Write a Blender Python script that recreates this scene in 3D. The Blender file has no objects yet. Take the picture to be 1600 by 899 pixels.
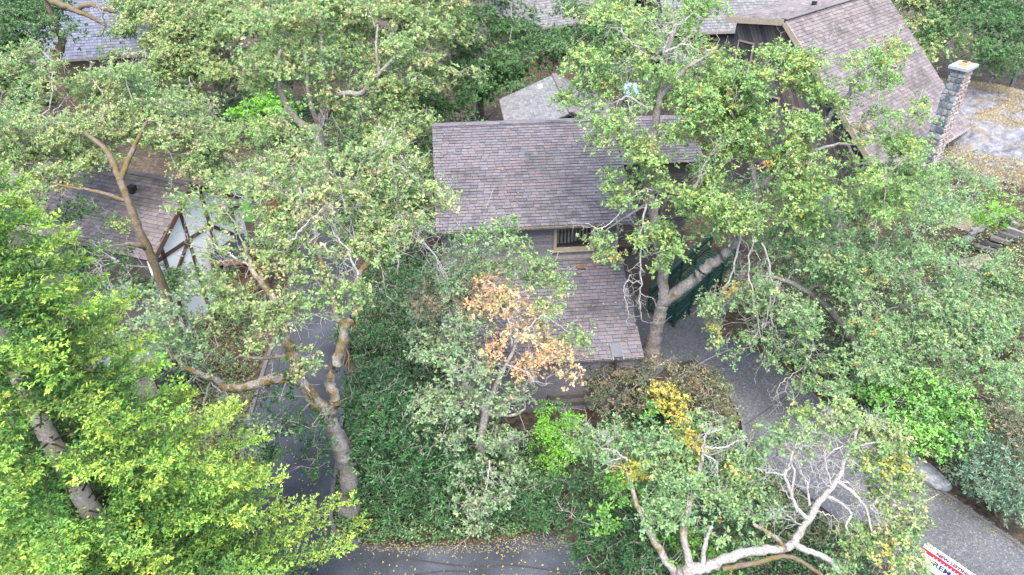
import bpy, math, random
import numpy as np
from mathutils import Vector, Matrix
R = math.radians
random.seed(7); rng = np.random.default_rng(7)
sc = bpy.context.scene
C = sc.collection

# ---------------------------------------------------------------- camera, sky, sun, exposure
CAMZ, FPX, PITCH = 20.0, 1101.0, R(34.5)
cam = bpy.data.cameras.new('camera'); camo = bpy.data.objects.new('camera', cam); C.objects.link(camo)
camo.location = (0, 0, CAMZ); camo.rotation_euler = (R(90) - PITCH, 0, 0)
cam.sensor_width = 36.0; cam.lens = 36.0 * FPX / 1600.0; cam.clip_end = 2000; cam.clip_start = 0.2
sc.camera = camo
SUN_EL, SUN_AZ = R(66), R(185)          # azimuth clockwise from +Y: high soft light from behind the camera
w = bpy.data.worlds.new('World'); sc.world = w; w.use_nodes = True
nt = w.node_tree; bg = nt.nodes['Background']
sky = nt.nodes.new('ShaderNodeTexSky'); sky.sky_type = 'NISHITA'; sky.sun_disc = False
sky.sun_elevation = SUN_EL; sky.sun_rotation = SUN_AZ; sky.dust_density = 2.5; sky.air_density = 1.0
nt.links.new(sky.outputs[0], bg.inputs[0]); bg.inputs[1].default_value = 0.15
sun = bpy.data.lights.new('sun', 'SUN'); sun.energy = 1.5; sun.angle = R(50); sun.color = (1, .95, .87)
suno = bpy.data.objects.new('sun', sun); C.objects.link(suno)
sd = Vector((math.sin(SUN_AZ) * math.cos(SUN_EL), math.cos(SUN_AZ) * math.cos(SUN_EL), math.sin(SUN_EL)))
suno.rotation_euler = sd.to_track_quat('Z', 'Y').to_euler(); suno.location = (20, -15, 40)
sc.view_settings.view_transform = 'Standard'; sc.view_settings.look = 'None'
sc.view_settings.gamma = 1; sc.view_settings.use_curve_mapping = False
sc.view_settings.exposure = 2.42

# ---------------------------------------------------------------- pixel helpers (1600 x 899 photograph)
cP, sP = math.cos(PITCH), math.sin(PITCH)
def ray(px, py):
    x = (px - 800) / FPX; y = (450 - py) / FPX
    return np.array([x, cP + y * sP, -sP + y * cP])
def atz(px, py, z):
    r = ray(px, py); return np.array([0, 0, CAMZ]) + r * ((z - CAMZ) / r[2])
def atY(px, py, Y):
    r = ray(px, py); return np.array([0, 0, CAMZ]) + r * (Y / r[1])
def proj(P):
    q = np.array(P, float) - np.array([0, 0, CAMZ]); d = q[1] * cP - q[2] * sP; u = q[1] * sP + q[2] * cP
    return 800 + FPX * q[0] / d, 450 - FPX * u / d
def ss(t): t = np.clip(t, 0, 1); return t * t * (3 - 2 * t)
def hgt(x, y):
    x = np.asarray(x, float); y = np.asarray(y, float)
    u = (x - 16) * .8 + (y - 24) * .25
    return 3.0 * ss(u / 14) * ss((y - 14) / 10)
def gnd(px, py):
    z = 0.0
    for _ in range(12):
        p = atz(px, py, z); z = .5 * z + .5 * float(hgt(p[0], p[1]))
    return atz(px, py, z)

# ---------------------------------------------------------------- materials
def new_mat(name):
    m = bpy.data.materials.new(name); m.use_nodes = True
    n = m.node_tree; b = n.nodes['Principled BSDF']; b.inputs['Roughness'].default_value = .8
    b.inputs['Specular IOR Level'].default_value = .25
    return m, n, b
def noise(n, scale, detail=4, rough=.6, coord='Object'):
    tc = n.nodes.new('ShaderNodeTexCoord'); x = n.nodes.new('ShaderNodeTexNoise')
    x.inputs['Scale'].default_value = scale; x.inputs['Detail'].default_value = detail; x.inputs['Roughness'].default_value = rough
    n.links.new(tc.outputs[coord], x.inputs['Vector']); return x
def ramp(n, src, stops):
    r = n.nodes.new('ShaderNodeValToRGB'); e = r.color_ramp.elements
    while len(e) < len(stops): e.new(.5)
    for i, (p, c) in enumerate(stops): e[i].position = p; e[i].color = (*c, 1)
    n.links.new(src, r.inputs[0]); return r
def mixc(n, fac, a, b, mode='MIX'):
    m = n.nodes.new('ShaderNodeMix'); m.data_type = 'RGBA'; m.blend_type = mode
    for s, v in ((m.inputs['Factor'], fac), (m.inputs['A'], a), (m.inputs['B'], b)):
        if hasattr(v, 'links'): n.links.new(v, s)
        elif isinstance(v, tuple): s.default_value = (*v, 1)
        else: s.default_value = v
    return m.outputs['Result']
def bump(n, b, h, strength=.4, dist=.02):
    x = n.nodes.new('ShaderNodeBump'); x.inputs['Strength'].default_value = strength; x.inputs['Distance'].default_value = dist
    n.links.new(h, x.inputs['Height']); n.links.new(x.outputs[0], b.inputs['Normal'])
def noisy(name, stops, scale, rough=.85, bs=.4, bd=.02, coord='Object', scale2=None, stretch=None):
    m, n, b = new_mat(name); x = noise(n, scale, 6, .65, coord)
    if stretch:
        mp = n.nodes.new('ShaderNodeMapping'); mp.inputs['Scale'].default_value = stretch
        src = x.inputs['Vector'].links[0].from_socket; n.links.new(src, mp.inputs['Vector']); n.links.new(mp.outputs[0], x.inputs['Vector'])
    col = ramp(n, x.outputs[0], stops).outputs[0]
    if scale2:
        y = noise(n, scale2, 3, .5, coord); col = mixc(n, 1.0, col, ramp(n, y.outputs[0], [(.3, (.6, .6, .6)), (.7, (1.25, 1.25, 1.25))]).outputs[0], 'MULTIPLY')
    n.links.new(col, b.inputs['Base Color']); b.inputs['Roughness'].default_value = rough
    bump(n, b, x.outputs[0], bs, bd); return m
def leaf_mat(name, transl=.4, rough=.5, spec=.3):
    m, n, b = new_mat(name)
    a = n.nodes.new('ShaderNodeAttribute'); a.attribute_name = 'Col'
    g = n.nodes.new('ShaderNodeNewGeometry')
    v = n.nodes.new('ShaderNodeMapRange'); v.inputs[3].default_value = .72; v.inputs[4].default_value = 1.3
    n.links.new(g.outputs['Random Per Island'], v.inputs[0])
    mul = n.nodes.new('ShaderNodeVectorMath'); mul.operation = 'SCALE'
    n.links.new(a.outputs['Color'], mul.inputs[0]); n.links.new(v.outputs[0], mul.inputs['Scale'])
    n.links.new(mul.outputs[0], b.inputs['Base Color'])
    b.inputs['Roughness'].default_value = rough; b.inputs['Specular IOR Level'].default_value = spec
    t = n.nodes.new('ShaderNodeBsdfTranslucent'); n.links.new(mul.outputs[0], t.inputs[0])
    mx = n.nodes.new('ShaderNodeMixShader'); mx.inputs[0].default_value = transl
    n.links.new(b.outputs[0], mx.inputs[1]); n.links.new(t.outputs[0], mx.inputs[2])
    n.links.new(mx.outputs[0], n.nodes['Material Output'].inputs[0]); return m
def bark_mat(name, stops, moss=None, mosspos=.55):
    m, n, b = new_mat(name); x = noise(n, 14, 8, .7)
    col = ramp(n, x.outputs[0], stops).outputs[0]
    if moss:
        y = noise(n, 2.6, 8, .72); f = ramp(n, y.outputs[0], [(mosspos - .06, (0, 0, 0)), (mosspos + .05, (1, 1, 1))]).outputs[0]
        z = noise(n, 30, 3, .6); mc = ramp(n, z.outputs[0], [(.3, moss[0]), (.7, moss[1])]).outputs[0]
        col = mixc(n, f, col, mc)
    n.links.new(col, b.inputs['Base Color']); b.inputs['Roughness'].default_value = .92
    bump(n, b, x.outputs[0], .9, .05); return m
def piece_mat(name, cols, rough=.9, grain=30, gamt=.35, stain=None):
    """colour picked per separate piece (island of a joined mesh, or object)"""
    m, n, b = new_mat(name)
    g = n.nodes.new('ShaderNodeNewGeometry'); o = n.nodes.new('ShaderNodeObjectInfo')
    ad = n.nodes.new('ShaderNodeMath'); ad.operation = 'ADD'; fr = n.nodes.new('ShaderNodeMath'); fr.operation = 'FRACT'
    n.links.new(g.outputs['Random Per Island'], ad.inputs[0]); n.links.new(o.outputs['Random'], ad.inputs[1]); n.links.new(ad.outputs[0], fr.inputs[0])
    k = len(cols); r = ramp(n, fr.outputs[0], [((i + .5) / k, c) for i, c in enumerate(cols)])
    x = noise(n, grain, 5, .7, 'Generated' if False else 'Object')
    col = mixc(n, gamt, r.outputs[0], ramp(n, x.outputs[0], [(.3, (.35, .35, .35)), (.7, (1.5, 1.5, 1.5))]).outputs[0], 'MULTIPLY')
    if stain:
        gp = n.nodes.new('ShaderNodeNewGeometry'); y = n.nodes.new('ShaderNodeTexNoise'); y.inputs['Scale'].default_value = stain; y.inputs['Detail'].default_value = 7; y.inputs['Roughness'].default_value = .7
        n.links.new(gp.outputs['Position'], y.inputs['Vector'])
        col = mixc(n, 1.0, col, ramp(n, y.outputs[0], [(.32, (.62, .63, .6)), (.5, (1, 1, 1)), (.7, (1.12, 1.1, 1.08))]).outputs[0], 'MULTIPLY')
    n.links.new(col, b.inputs['Base Color']); b.inputs['Roughness'].default_value = rough
    bump(n, b, x.outputs[0], .3, .01); return m
def plain(name, c, rough=.6, metal=0):
    m, n, b = new_mat(name); x = noise(n, 9, 5)
    n.links.new(mixc(n, 1.0, tuple(c), ramp(n, x.outputs[0], [(.25, (.7, .7, .7)), (.75, (1.2, 1.2, 1.2))]).outputs[0], 'MULTIPLY'), b.inputs['Base Color'])
    b.inputs['Roughness'].default_value = rough; b.inputs['Metallic'].default_value = metal; return m

M = {}
M['leaf'] = leaf_mat('leaf'); M['gloss_leaf'] = leaf_mat('gloss_leaf', .15, .35, .5); M['needle'] = leaf_mat('needle', .2, .5, .3)
M['bark'] = bark_mat('oak_bark', [(.28, (.085, .075, .066)), (.5, (.19, .172, .156)), (.7, (.32, .298, .28))], ((.08, .065, .025), (.17, .13, .05)), .59)
M['bark_moss'] = bark_mat('mossy_bark', [(.28, (.1, .088, .076)), (.5, (.2, .18, .16)), (.7, (.33, .305, .28))], ((.075, .055, .02), (.165, .118, .04)), .51)
M['bark_ochre'] = bark_mat('ochre_moss_bark', [(.3, (.06, .045, .03)), (.7, (.17, .14, .11))], ((.06, .045, .018), (.14, .095, .032)), .5)
M['bark_brown'] = bark_mat('brown_bark', [(.3, (.06, .047, .035)), (.7, (.15, .12, .085))], ((.07, .055, .02), (.15, .11, .04)), .52)
M['twig'] = bark_mat('pale_twig', [(.3, (.12, .108, .095)), (.7, (.3, .28, .25))])
M['dead'] = bark_mat('bleached_wood', [(.3, (.15, .14, .13)), (.5, (.28, .265, .25)), (.7, (.4, .385, .37))])
M['pale_limb'] = bark_mat('pale_limb', [(.3, (.1, .09, .08)), (.5, (.24, .225, .21)), (.7, (.38, .365, .35))], ((.075, .06, .025), (.15, .12, .05)), .62)
M['fir_bark'] = bark_mat('fir_bark', [(.28, (.34, .26, .215)), (.5, (.58, .46, .39)), (.72, (.72, .6, .53))])
M['fir_twig'] = bark_mat('fir_twig', [(.3, (.05, .045, .025)), (.7, (.11, .09, .05))])
M['ground'] = noisy('leaf_litter', [(.3, (0.019, 0.015, 0.011)), (.5, (0.047, 0.036, 0.025)), (.68, (0.111, 0.081, 0.055))], 5, .95, .8, .06, 'Object', .5)
M['asphalt'] = noisy('asphalt', [(.35, (0.0271, 0.0302, 0.0369)), (.65, (0.0541, 0.0588, 0.0702))], 25, .9, .35, .012, 'Object', .6)
M['lawn'] = noisy('lawn', [(.3, (.03, .09, .015)), (.7, (.07, .17, .03))], 12, .9, .6, .04)
def aggregate():
    m, n, b = new_mat('exposed_aggregate'); x = noise(n, 22, 3, .8); v = n.nodes.new('ShaderNodeTexVoronoi'); v.inputs['Scale'].default_value = 26
    tc = n.nodes.new('ShaderNodeTexCoord'); n.links.new(tc.outputs['Object'], v.inputs['Vector'])
    sep = n.nodes.new('ShaderNodeSeparateColor'); n.links.new(v.outputs['Color'], sep.inputs[0])
    c1 = ramp(n, sep.outputs[0], [(.05, (.05, .052, .056)), (.5, (.071, .073, .078)), (.85, (.088, .09, .095)), (1, (.14, .141, .145))]).outputs[0]
    y = noise(n, .45, 7, .68); col = mixc(n, 1.0, c1, ramp(n, y.outputs[0], [(.3, (.62, .61, .6)), (.48, (.98, .98, .98)), (.7, (1.22, 1.21, 1.19))]).outputs[0], 'MULTIPLY')
    n.links.new(col, b.inputs['Base Color']); b.inputs['Roughness'].default_value = .9; bump(n, b, v.outputs['Distance'], .5, .015); return m
M['aggregate'] = aggregate()
M['shingle'] = piece_mat('asphalt_shingle', [(0.0764, 0.0681, 0.0739), (0.0996, 0.0894, 0.0977), (0.1179, 0.1000, 0.1038), (0.0871, 0.0820, 0.0924), (0.1245, 0.0992, 0.0994), (0.1013, 0.0992, 0.1126), (0.0797, 0.0722, 0.0792), (0.1129, 0.1066, 0.1170)], .92, 40, .35, .6)
M['shingle_warm'] = piece_mat('warm_shingle', [(0.1100, 0.0905, 0.0900), (0.1320, 0.1105, 0.1098), (0.1496, 0.1261, 0.1242), (0.1232, 0.1079, 0.1098), (0.0968, 0.0818, 0.0828), (0.1584, 0.1375, 0.1350)], .92, 40, .35, .5)
M['shingle_blue'] = piece_mat('blue_shingle', [(0.080, 0.088, 0.120), (0.104, 0.112, 0.152), (0.128, 0.132, 0.168), (0.096, 0.100, 0.128)], .9, 40, .4)
M['shingle_grey'] = piece_mat('grey_shingle', [(0.101, 0.101, 0.105), (0.133, 0.129, 0.133), (0.156, 0.148, 0.148), (0.117, 0.117, 0.121)], .9, 40, .4)
M['under'] = plain('roof_felt', (.03, .028, .028), .95)  # underlay; on shingle butts, cut asphalt edge plus painted row shadow
M['board'] = piece_mat('weathered_board', [(0.098, 0.094, 0.105), (0.135, 0.128, 0.139), (0.112, 0.105, 0.112), (0.158, 0.146, 0.150), (0.083, 0.075, 0.086)], .85, 12, .5)
M['board_dark'] = piece_mat('dark_board', [(0.044, 0.040, 0.044), (0.072, 0.060, 0.056), (0.096, 0.080, 0.072), (0.056, 0.052, 0.060), (0.120, 0.088, 0.068)], .85, 12, .5)
M['trim'] = noisy('tan_trim', [(.3, (0.176, 0.144, 0.108)), (.7, (0.256, 0.212, 0.160))], 8, .75, .2, .01)
M['trim_grey'] = noisy('grey_trim', [(.3, (0.143, 0.128, 0.120)), (.7, (0.225, 0.203, 0.188))], 8, .8, .2, .01)
M['cedar'] = piece_mat('cedar_board', [(0.195, 0.083, 0.038), (0.247, 0.112, 0.053), (0.165, 0.071, 0.034), (0.225, 0.120, 0.068)], .7, 14, .45)
M['brown_timber'] = noisy('brown_timber', [(.3, (0.072, 0.040, 0.028)), (.7, (0.120, 0.072, 0.052))], 8, .7, .2, .01)
M['stucco'] = noisy('white_stucco', [(.3, (.74, .72, .68)), (.7, (.86, .84, .8))], 20, .9, .2, .01)
M['green_paint'] = piece_mat('green_paint', [(.009, .036, .027), (.012, .046, .036), (.009, .03, .025), (.016, .055, .044)], .65, 9, .45)
def glassm():
    m, n, b = new_mat('window_glass'); b.inputs['Base Color'].default_value = (.03, .035, .04, 1); b.inputs['Roughness'].default_value = .06
    b.inputs['Specular IOR Level'].default_value = .5; b.inputs['Alpha'].default_value = .22; return m
M['glass'] = glassm()
M['dark'] = plain('dark_interior', (.02, .02, .022), .9)
M['white'] = plain('white_paint', (.75, .75, .76), .45)
M['grey_metal'] = plain('grey_metal', (.085, .09, .1), .6, .1)
M['vinyl'] = plain('blind_slat', (0.2750, 0.2400, 0.2070), .6)
M['stone'] = piece_mat('blue_grey_stone', [(0.072, 0.096, 0.112), (0.128, 0.152, 0.168), (0.192, 0.208, 0.216), (0.088, 0.120, 0.136), (0.240, 0.248, 0.248), (0.152, 0.160, 0.160)], .8, 9, .6)  # chimney stones with the shade of the left-hand faces in their colour
M['stone_warm'] = piece_mat('warm_stone', [(0.272, 0.224, 0.200), (0.336, 0.288, 0.264), (0.400, 0.368, 0.344), (0.216, 0.176, 0.160), (0.288, 0.200, 0.160)], .85, 9, .5)  # lit-face tone of the chimney stones; gutter colour as well
M['stone_dark'] = piece_mat('slate_stone', [(0.068, 0.068, 0.075), (0.112, 0.112, 0.128), (0.165, 0.165, 0.180), (0.090, 0.086, 0.090), (0.210, 0.203, 0.203)], .85, 9, .5)
M['stone_brown'] = piece_mat('weathered_stone', [(.085, .08, .078), (.13, .12, .112), (.17, .16, .15), (.1, .09, .08), (.2, .185, .17)], .9, 7, .7)
M['mortar'] = plain('mortar', (.16, .15, .14), .95)
M['cement'] = noisy('cement_cap', [(.3, (0.176, 0.184, 0.200)), (.7, (0.288, 0.296, 0.312))], 14, .9, .4, .01)
M['clay'] = plain('clay_flue', (.62, .27, .13), .8)
def rockm():
    m, n, b = new_mat('lichen_rock'); x = noise(n, 2.2, 8, .7); y = noise(n, .8, 9, .68)
    rock = ramp(n, x.outputs[0], [(.28, (.045, .045, .05)), (.5, (.15, .15, .165)), (.72, (.28, .28, .29))]).outputs[0]
    z = noise(n, 18, 4, .7); gr = ramp(n, z.outputs[0], [(.3, (.10, .085, .055)), (.7, (.22, .18, .11))]).outputs[0]
    f = ramp(n, y.outputs[0], [(.5, (0, 0, 0)), (.6, (1, 1, 1))]).outputs[0]
    n.links.new(mixc(n, f, rock, gr), b.inputs['Base Color']); bump(n, b, x.outputs[0], 1.0, .25); return m
M['rock'] = rockm()
M['boulder'] = noisy('boulder', [(.3, (0.068, 0.083, 0.090)), (.5, (0.150, 0.158, 0.165)), (.7, (0.270, 0.270, 0.270))], 4, .85, .8, .06)
M['kerb'] = noisy('kerb_concrete', [(.3, (0.056, 0.054, 0.053)), (.7, (0.128, 0.124, 0.120))], 10, .9, .3, .01)

# ---------------------------------------------------------------- object helpers
def tag(o, label=None, cat=None, group=None, kind=None):
    if label: o['label'] = label
    if cat: o['category'] = cat
    if group: o['group'] = group
    if kind: o['kind'] = kind
    return o
def empty(name, loc, label=None, cat=None, group=None):
    o = bpy.data.objects.new(name, None); o.location = Vector(loc); o.empty_display_size = .2; C.objects.link(o)
    return tag(o, label, cat, group)
def origin(o):
    p = Vector((0, 0, 0))
    while o: p = p + o.location; o = o.parent
    return p
def link(name, me, mat, parent=None, loc=None):
    """mesh given in world coordinates (or local to loc)"""
    o = bpy.data.objects.new(name, me); C.objects.link(o)
    if mat is not None and len(me.materials) == 0: me.materials.append(M[mat] if isinstance(mat, str) else mat)
    if parent:
        o.parent = parent
        off = origin(parent)
        o.location = (Vector(loc) if loc is not None else Vector((0, 0, 0))) - off
    elif loc is not None: o.location = Vector(loc)
    return o
def mesh_np(name, V, F, col=None, smooth=False, mi=None):
    """V (n,3), F (m,k)"""
    V = np.asarray(V, np.float32); F = np.asarray(F, np.int32); m, k = F.shape
    me = bpy.data.meshes.new(name); me.vertices.add(len(V)); me.vertices.foreach_set('co', V.ravel())
    me.loops.add(m * k); me.loops.foreach_set('vertex_index', F.ravel())
    me.polygons.add(m); me.polygons.foreach_set('loop_start', np.arange(0, m * k, k, dtype=np.int32))
    me.polygons.foreach_set('use_smooth', np.full(m, bool(smooth)))
    if mi is not None: me.polygons.foreach_set('material_index', np.asarray(mi, np.int32))
    me.update(calc_edges=True)
    if col is not None:
        a = me.color_attributes.new('Col', 'FLOAT_COLOR', 'POINT')
        a.data.foreach_set('color', np.concatenate([np.asarray(col, np.float32), np.ones((len(V), 1), np.float32)], 1).ravel())
    return me
def mesh_py(name, V, F):
    me = bpy.data.meshes.new(name); me.from_pydata([tuple(map(float, v)) for v in V], [], [list(map(int, f)) for f in F]); me.update(); return me
class MB:
    def __init__(s): s.V = []; s.F = []
    def hexa(s, P):
        """8 corners: bottom 4 ccw, top 4 ccw"""
        b = len(s.V); s.V += [tuple(p) for p in P]
        for f in ((3, 2, 1, 0), (4, 5, 6, 7), (0, 1, 5, 4), (1, 2, 6, 5), (2, 3, 7, 6), (3, 0, 4, 7)): s.F.append([b + i for i in f])
    def bar(s, a, b, w, h, up=(0, 0, 1)):
        """box from a to b, w across, h along up (centred)"""
        a = Vector(a); b = Vector(b); d = (b - a).normalized(); up = Vector(up); sd_ = d.cross(up)
        if sd_.length < 1e-4: sd_ = d.cross(Vector((0, 1, 0)))
        sd_.normalize(); u = sd_.cross(d).normalized(); x = sd_ * w / 2; y = u * h / 2
        s.hexa([a - x - y, a + x - y, b + x - y, b - x - y, a - x + y, a + x + y, b + x + y, b - x + y])
    def box(s, c, u, v, n, a, b, h):
        """box centred at c, axes u,v,n with full sizes a,b,h"""
        c = Vector(c); u = Vector(u) * a / 2; v = Vector(v) * b / 2; n = Vector(n) * h / 2
        s.hexa([c - u - v - n, c + u - v - n, c + u + v - n, c - u + v - n, c - u - v + n, c + u - v + n, c + u + v + n, c - u + v + n])
    def prism(s, poly, ext):
        """polygon (list of points) extruded by vector ext"""
        b = len(s.V); k = len(poly); e = Vector(ext)
        s.V += [tuple(Vector(p)) for p in poly] + [tuple(Vector(p) + e) for p in poly]
        s.F.append([b + i for i in reversed(range(k))]); s.F.append([b + k + i for i in range(k)])
        for i in range(k): j = (i + 1) % k; s.F.append([b + i, b + j, b + k + j, b + k + i])
    def build(s, name, mat, parent=None):
        return link(name, mesh_py(name, s.V, s.F), mat, parent)
def nrm(a): return a / np.maximum(np.linalg.norm(a, axis=-1, keepdims=True), 1e-9)

# ---------------------------------------------------------------- branches
def spline(P, n):
    P = np.asarray(P, float)
    if len(P) < 3:
        t = np.linspace(0, 1, n)[:, None]; return P[0] * (1 - t) + P[-1] * t
    Q = np.vstack([2 * P[0] - P[1], P, 2 * P[-1] - P[-2]]); out = []
    segs = len(P) - 1; per = max(2, n // segs)
    for i in range(segs):
        p0, p1, p2, p3 = Q[i:i + 4]
        for t in np.linspace(0, 1, per, endpoint=False):
            out.append(.5 * ((2 * p1) + (-p0 + p2) * t + (2 * p0 - 5 * p1 + 4 * p2 - p3) * t * t + (-p0 + 3 * p1 - 3 * p2 + p3) * t ** 3))
    out.append(P[-1]); return np.array(out)
def tube_mesh(name, path, rad, sides=10, rough=.12, flare=0):
    path = np.asarray(path, float); n = len(path); T = nrm(np.gradient(path, axis=0))
    up = np.array([.31, .17, .93]); 
    S = nrm(np.cross(T, np.where(np.abs(T @ up)[:, None] > .97, np.array([[1., 0, 0]]), up[None])))
    U = np.cross(S, T); a = np.linspace(0, 2 * np.pi, sides, endpoint=False)
    jit = 1 + rough * rng.normal(size=(n, sides)) * .6 + rough * rng.normal(size=(n, 1)) * .5
    r = np.asarray(rad)[:, None] * jit
    V = path[:, None] + r[..., None] * (np.cos(a)[None, :, None] * S[:, None] + np.sin(a)[None, :, None] * U[:, None])
    V = V.reshape(-1, 3); F = []
    i = np.arange(n - 1)[:, None] * sides; j = np.arange(sides)[None]; k = (j + 1) % sides
    F = np.stack([i + j, i + k, i + sides + k, i + sides + j], -1).reshape(-1, 4)
    V = np.vstack([V, path[-1:] + T[-1:] * rad[-1]]); tip = len(V) - 1; l = (n - 1) * sides + np.arange(sides)
    F = np.vstack([F, np.stack([l, (n - 1) * sides + (np.arange(sides) + 1) % sides, np.full(sides, tip), np.full(sides, tip)], -1)[:, [0, 1, 2, 2]]])
    return V, F
def clean_tube(name, V, F):
    me = bpy.data.meshes.new(name)
    me.from_pydata(V.tolist(), [], [f[:3] if f[2] == f[3] else f for f in F.tolist()])
    me.polygons.foreach_set('use_smooth', np.ones(len(me.polygons), bool)); me.update(); return me
def prisms(A, B, ra, rb, sides=3):
    """independent tapered sticks from A to B -> V, F (quads)"""
    A = np.asarray(A); B = np.asarray(B); n = len(A); T = nrm(B - A)
    ref = np.where(np.abs(T[:, 2:3]) > .9, np.array([[1., 0, 0]]), np.array([[0, 0, 1.]]))
    S = nrm(np.cross(T, ref)); U = np.cross(S, T); a = np.linspace(0, 2 * np.pi, sides, endpoint=False) + .4
    ring = np.cos(a)[None, :, None] * S[:, None] + np.sin(a)[None, :, None] * U[:, None]
    ra = np.broadcast_to(ra, n); rb = np.broadcast_to(rb, n)
    V = np.concatenate([A[:, None] + ring * ra[:, None, None], B[:, None] + ring * rb[:, None, None]], 1).reshape(-1, 3)
    base = np.arange(n)[:, None] * 2 * sides; j = np.arange(sides)[None]; k = (j + 1) % sides
    F = np.stack([base + j, base + k, base + sides + k, base + sides + j], -1).reshape(-1, 4)
    return V, F

# ---------------------------------------------------------------- leaves
def leaf_quads(P, D, N, L, W, Ccol, fold=.18):
    S = nrm(np.cross(D, N)); N = np.cross(S, D)
    L = L[:, None]; W = W[:, None]
    mid = P + D * L * .55
    V = np.stack([P, mid + S * W * .5 + N * W * fold, P + D * L - N * L * .12, mid - S * W * .5 + N * W * fold], 1).reshape(-1, 3)
    F = np.arange(len(P) * 4).reshape(-1, 4)
    return V, F, np.repeat(Ccol, 4, 0)
def tufts(Tc, ax, k, L, W, col, spread=(.55, 1.35), var=.13):
    """k leaves round every tuft centre"""
    n = len(Tc); ax = nrm(ax); ref = np.where(np.abs(ax[:, 2:3]) > .9, np.array([[1., 0, 0]]), np.array([[0, 0, 1.]]))
    S = nrm(np.cross(ax, ref)); U = np.cross(S, ax)
    ph = (np.arange(k)[None] * (2 * np.pi / k) + rng.uniform(0, 6.28, (n, 1)) + rng.normal(0, .35, (n, k)))
    th = rng.uniform(spread[0], spread[1], (n, k))
    per = np.cos(ph)[..., None] * S[:, None] + np.sin(ph)[..., None] * U[:, None]
    D = np.cos(th)[..., None] * ax[:, None] + np.sin(th)[..., None] * per
    Nn = np.sin(th)[..., None] * ax[:, None] - np.cos(th)[..., None] * per + rng.normal(0, .25, (n, k, 3))
    P = Tc[:, None] + rng.normal(0, .03, (n, k, 3)) + D * .01
    c = np.repeat(col[:, None], k, 1) * (1 + rng.normal(0, var, (n, k, 1))) * (1 + rng.normal(0, .05, (n, k, 3)))
    LL = L * rng.uniform(.65, 1.25, n * k); WW = W * rng.uniform(.7, 1.2, n * k)
    return leaf_quads(P.reshape(-1, 3), D.reshape(-1, 3), nrm(Nn.reshape(-1, 3)), LL, WW, np.clip(c.reshape(-1, 3), .005, .9))

PAL = {  # leaf colours with weights
 'oak':    [((.10, .165, .07), 5), ((.135, .20, .09), 4), ((.175, .225, .09), 2), ((.22, .21, .11), .5)],
 'oakyel': [((.115, .18, .075), 5), ((.16, .215, .09), 4), ((.215, .245, .10), 2.8), ((.265, .235, .12), 1.1), ((.31, .23, .13), .4)],
 'oakgrey':[((.115, .165, .095), 4), ((.145, .195, .115), 4), ((.18, .215, .12), 2), ((.22, .205, .13), .6)],
 'oakbright':[((.115, .19, .07), 4), ((.155, .23, .085), 4), ((.21, .265, .09), 2.2), ((.34, .29, .06), .35), ((.36, .19, .06), .14)],
 'oakcool':[((.105, .175, .085), 4), ((.14, .21, .10), 4), ((.185, .24, .105), 2), ((.36, .27, .06), .1), ((.36, .18, .06), .07)],
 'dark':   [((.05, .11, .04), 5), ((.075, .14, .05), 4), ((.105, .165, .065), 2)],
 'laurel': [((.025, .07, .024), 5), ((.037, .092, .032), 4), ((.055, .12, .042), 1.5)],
 'bright': [((.11, .3, .025), 4), ((.16, .38, .03), 4), ((.07, .2, .02), 2)],
 'lime':   [((.095, .225, .045), 4), ((.14, .275, .055), 3), ((.065, .16, .035), 3)],
 'rhodo':  [((.075, .09, .05), 4), ((.11, .115, .06), 3), ((.16, .115, .07), 2.5), ((.055, .075, .045), 2)],
 'rhodog': [((.05, .105, .06), 4), ((.08, .14, .085), 4), ((.115, .17, .1), 2)],
 'yellow': [((.36, .29, .05), 3), ((.28, .27, .055), 3), ((.38, .26, .06), 1.2), ((.17, .22, .05), 3.5)],
 'orange': [((.45, .3, .16), 4), ((.52, .38, .22), 4), ((.42, .22, .12), 1.3), ((.34, .3, .14), 2), ((.22, .24, .11), 1.4)],
 'olive':  [((.10, .125, .05), 4), ((.135, .16, .06), 3), ((.075, .105, .04), 3)],
 'dry':    [((.2, .165, .11), 3), ((.14, .15, .08), 3), ((.26, .2, .13), 1.5)],
 'straw':  [((.3, .24, .13), 3), ((.38, .31, .18), 3), ((.22, .17, .09), 2)],
}
for _k in PAL:
    _s = 1.5 if _k.startswith('oak') else 1.2
    _g = (.99, 1.04, .95) if _k[:3] in ('oak', 'dar', 'lim') else (1, 1, 1)
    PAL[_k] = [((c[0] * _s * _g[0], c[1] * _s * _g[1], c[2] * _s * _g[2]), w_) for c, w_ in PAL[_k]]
def pick(pal, n):
    cs = np.array([c for c, _ in PAL[pal]]); wt = np.array([x for _, x in PAL[pal]], float); wt /= wt.sum()
    return cs[rng.choice(len(cs), n, p=wt)]

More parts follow.
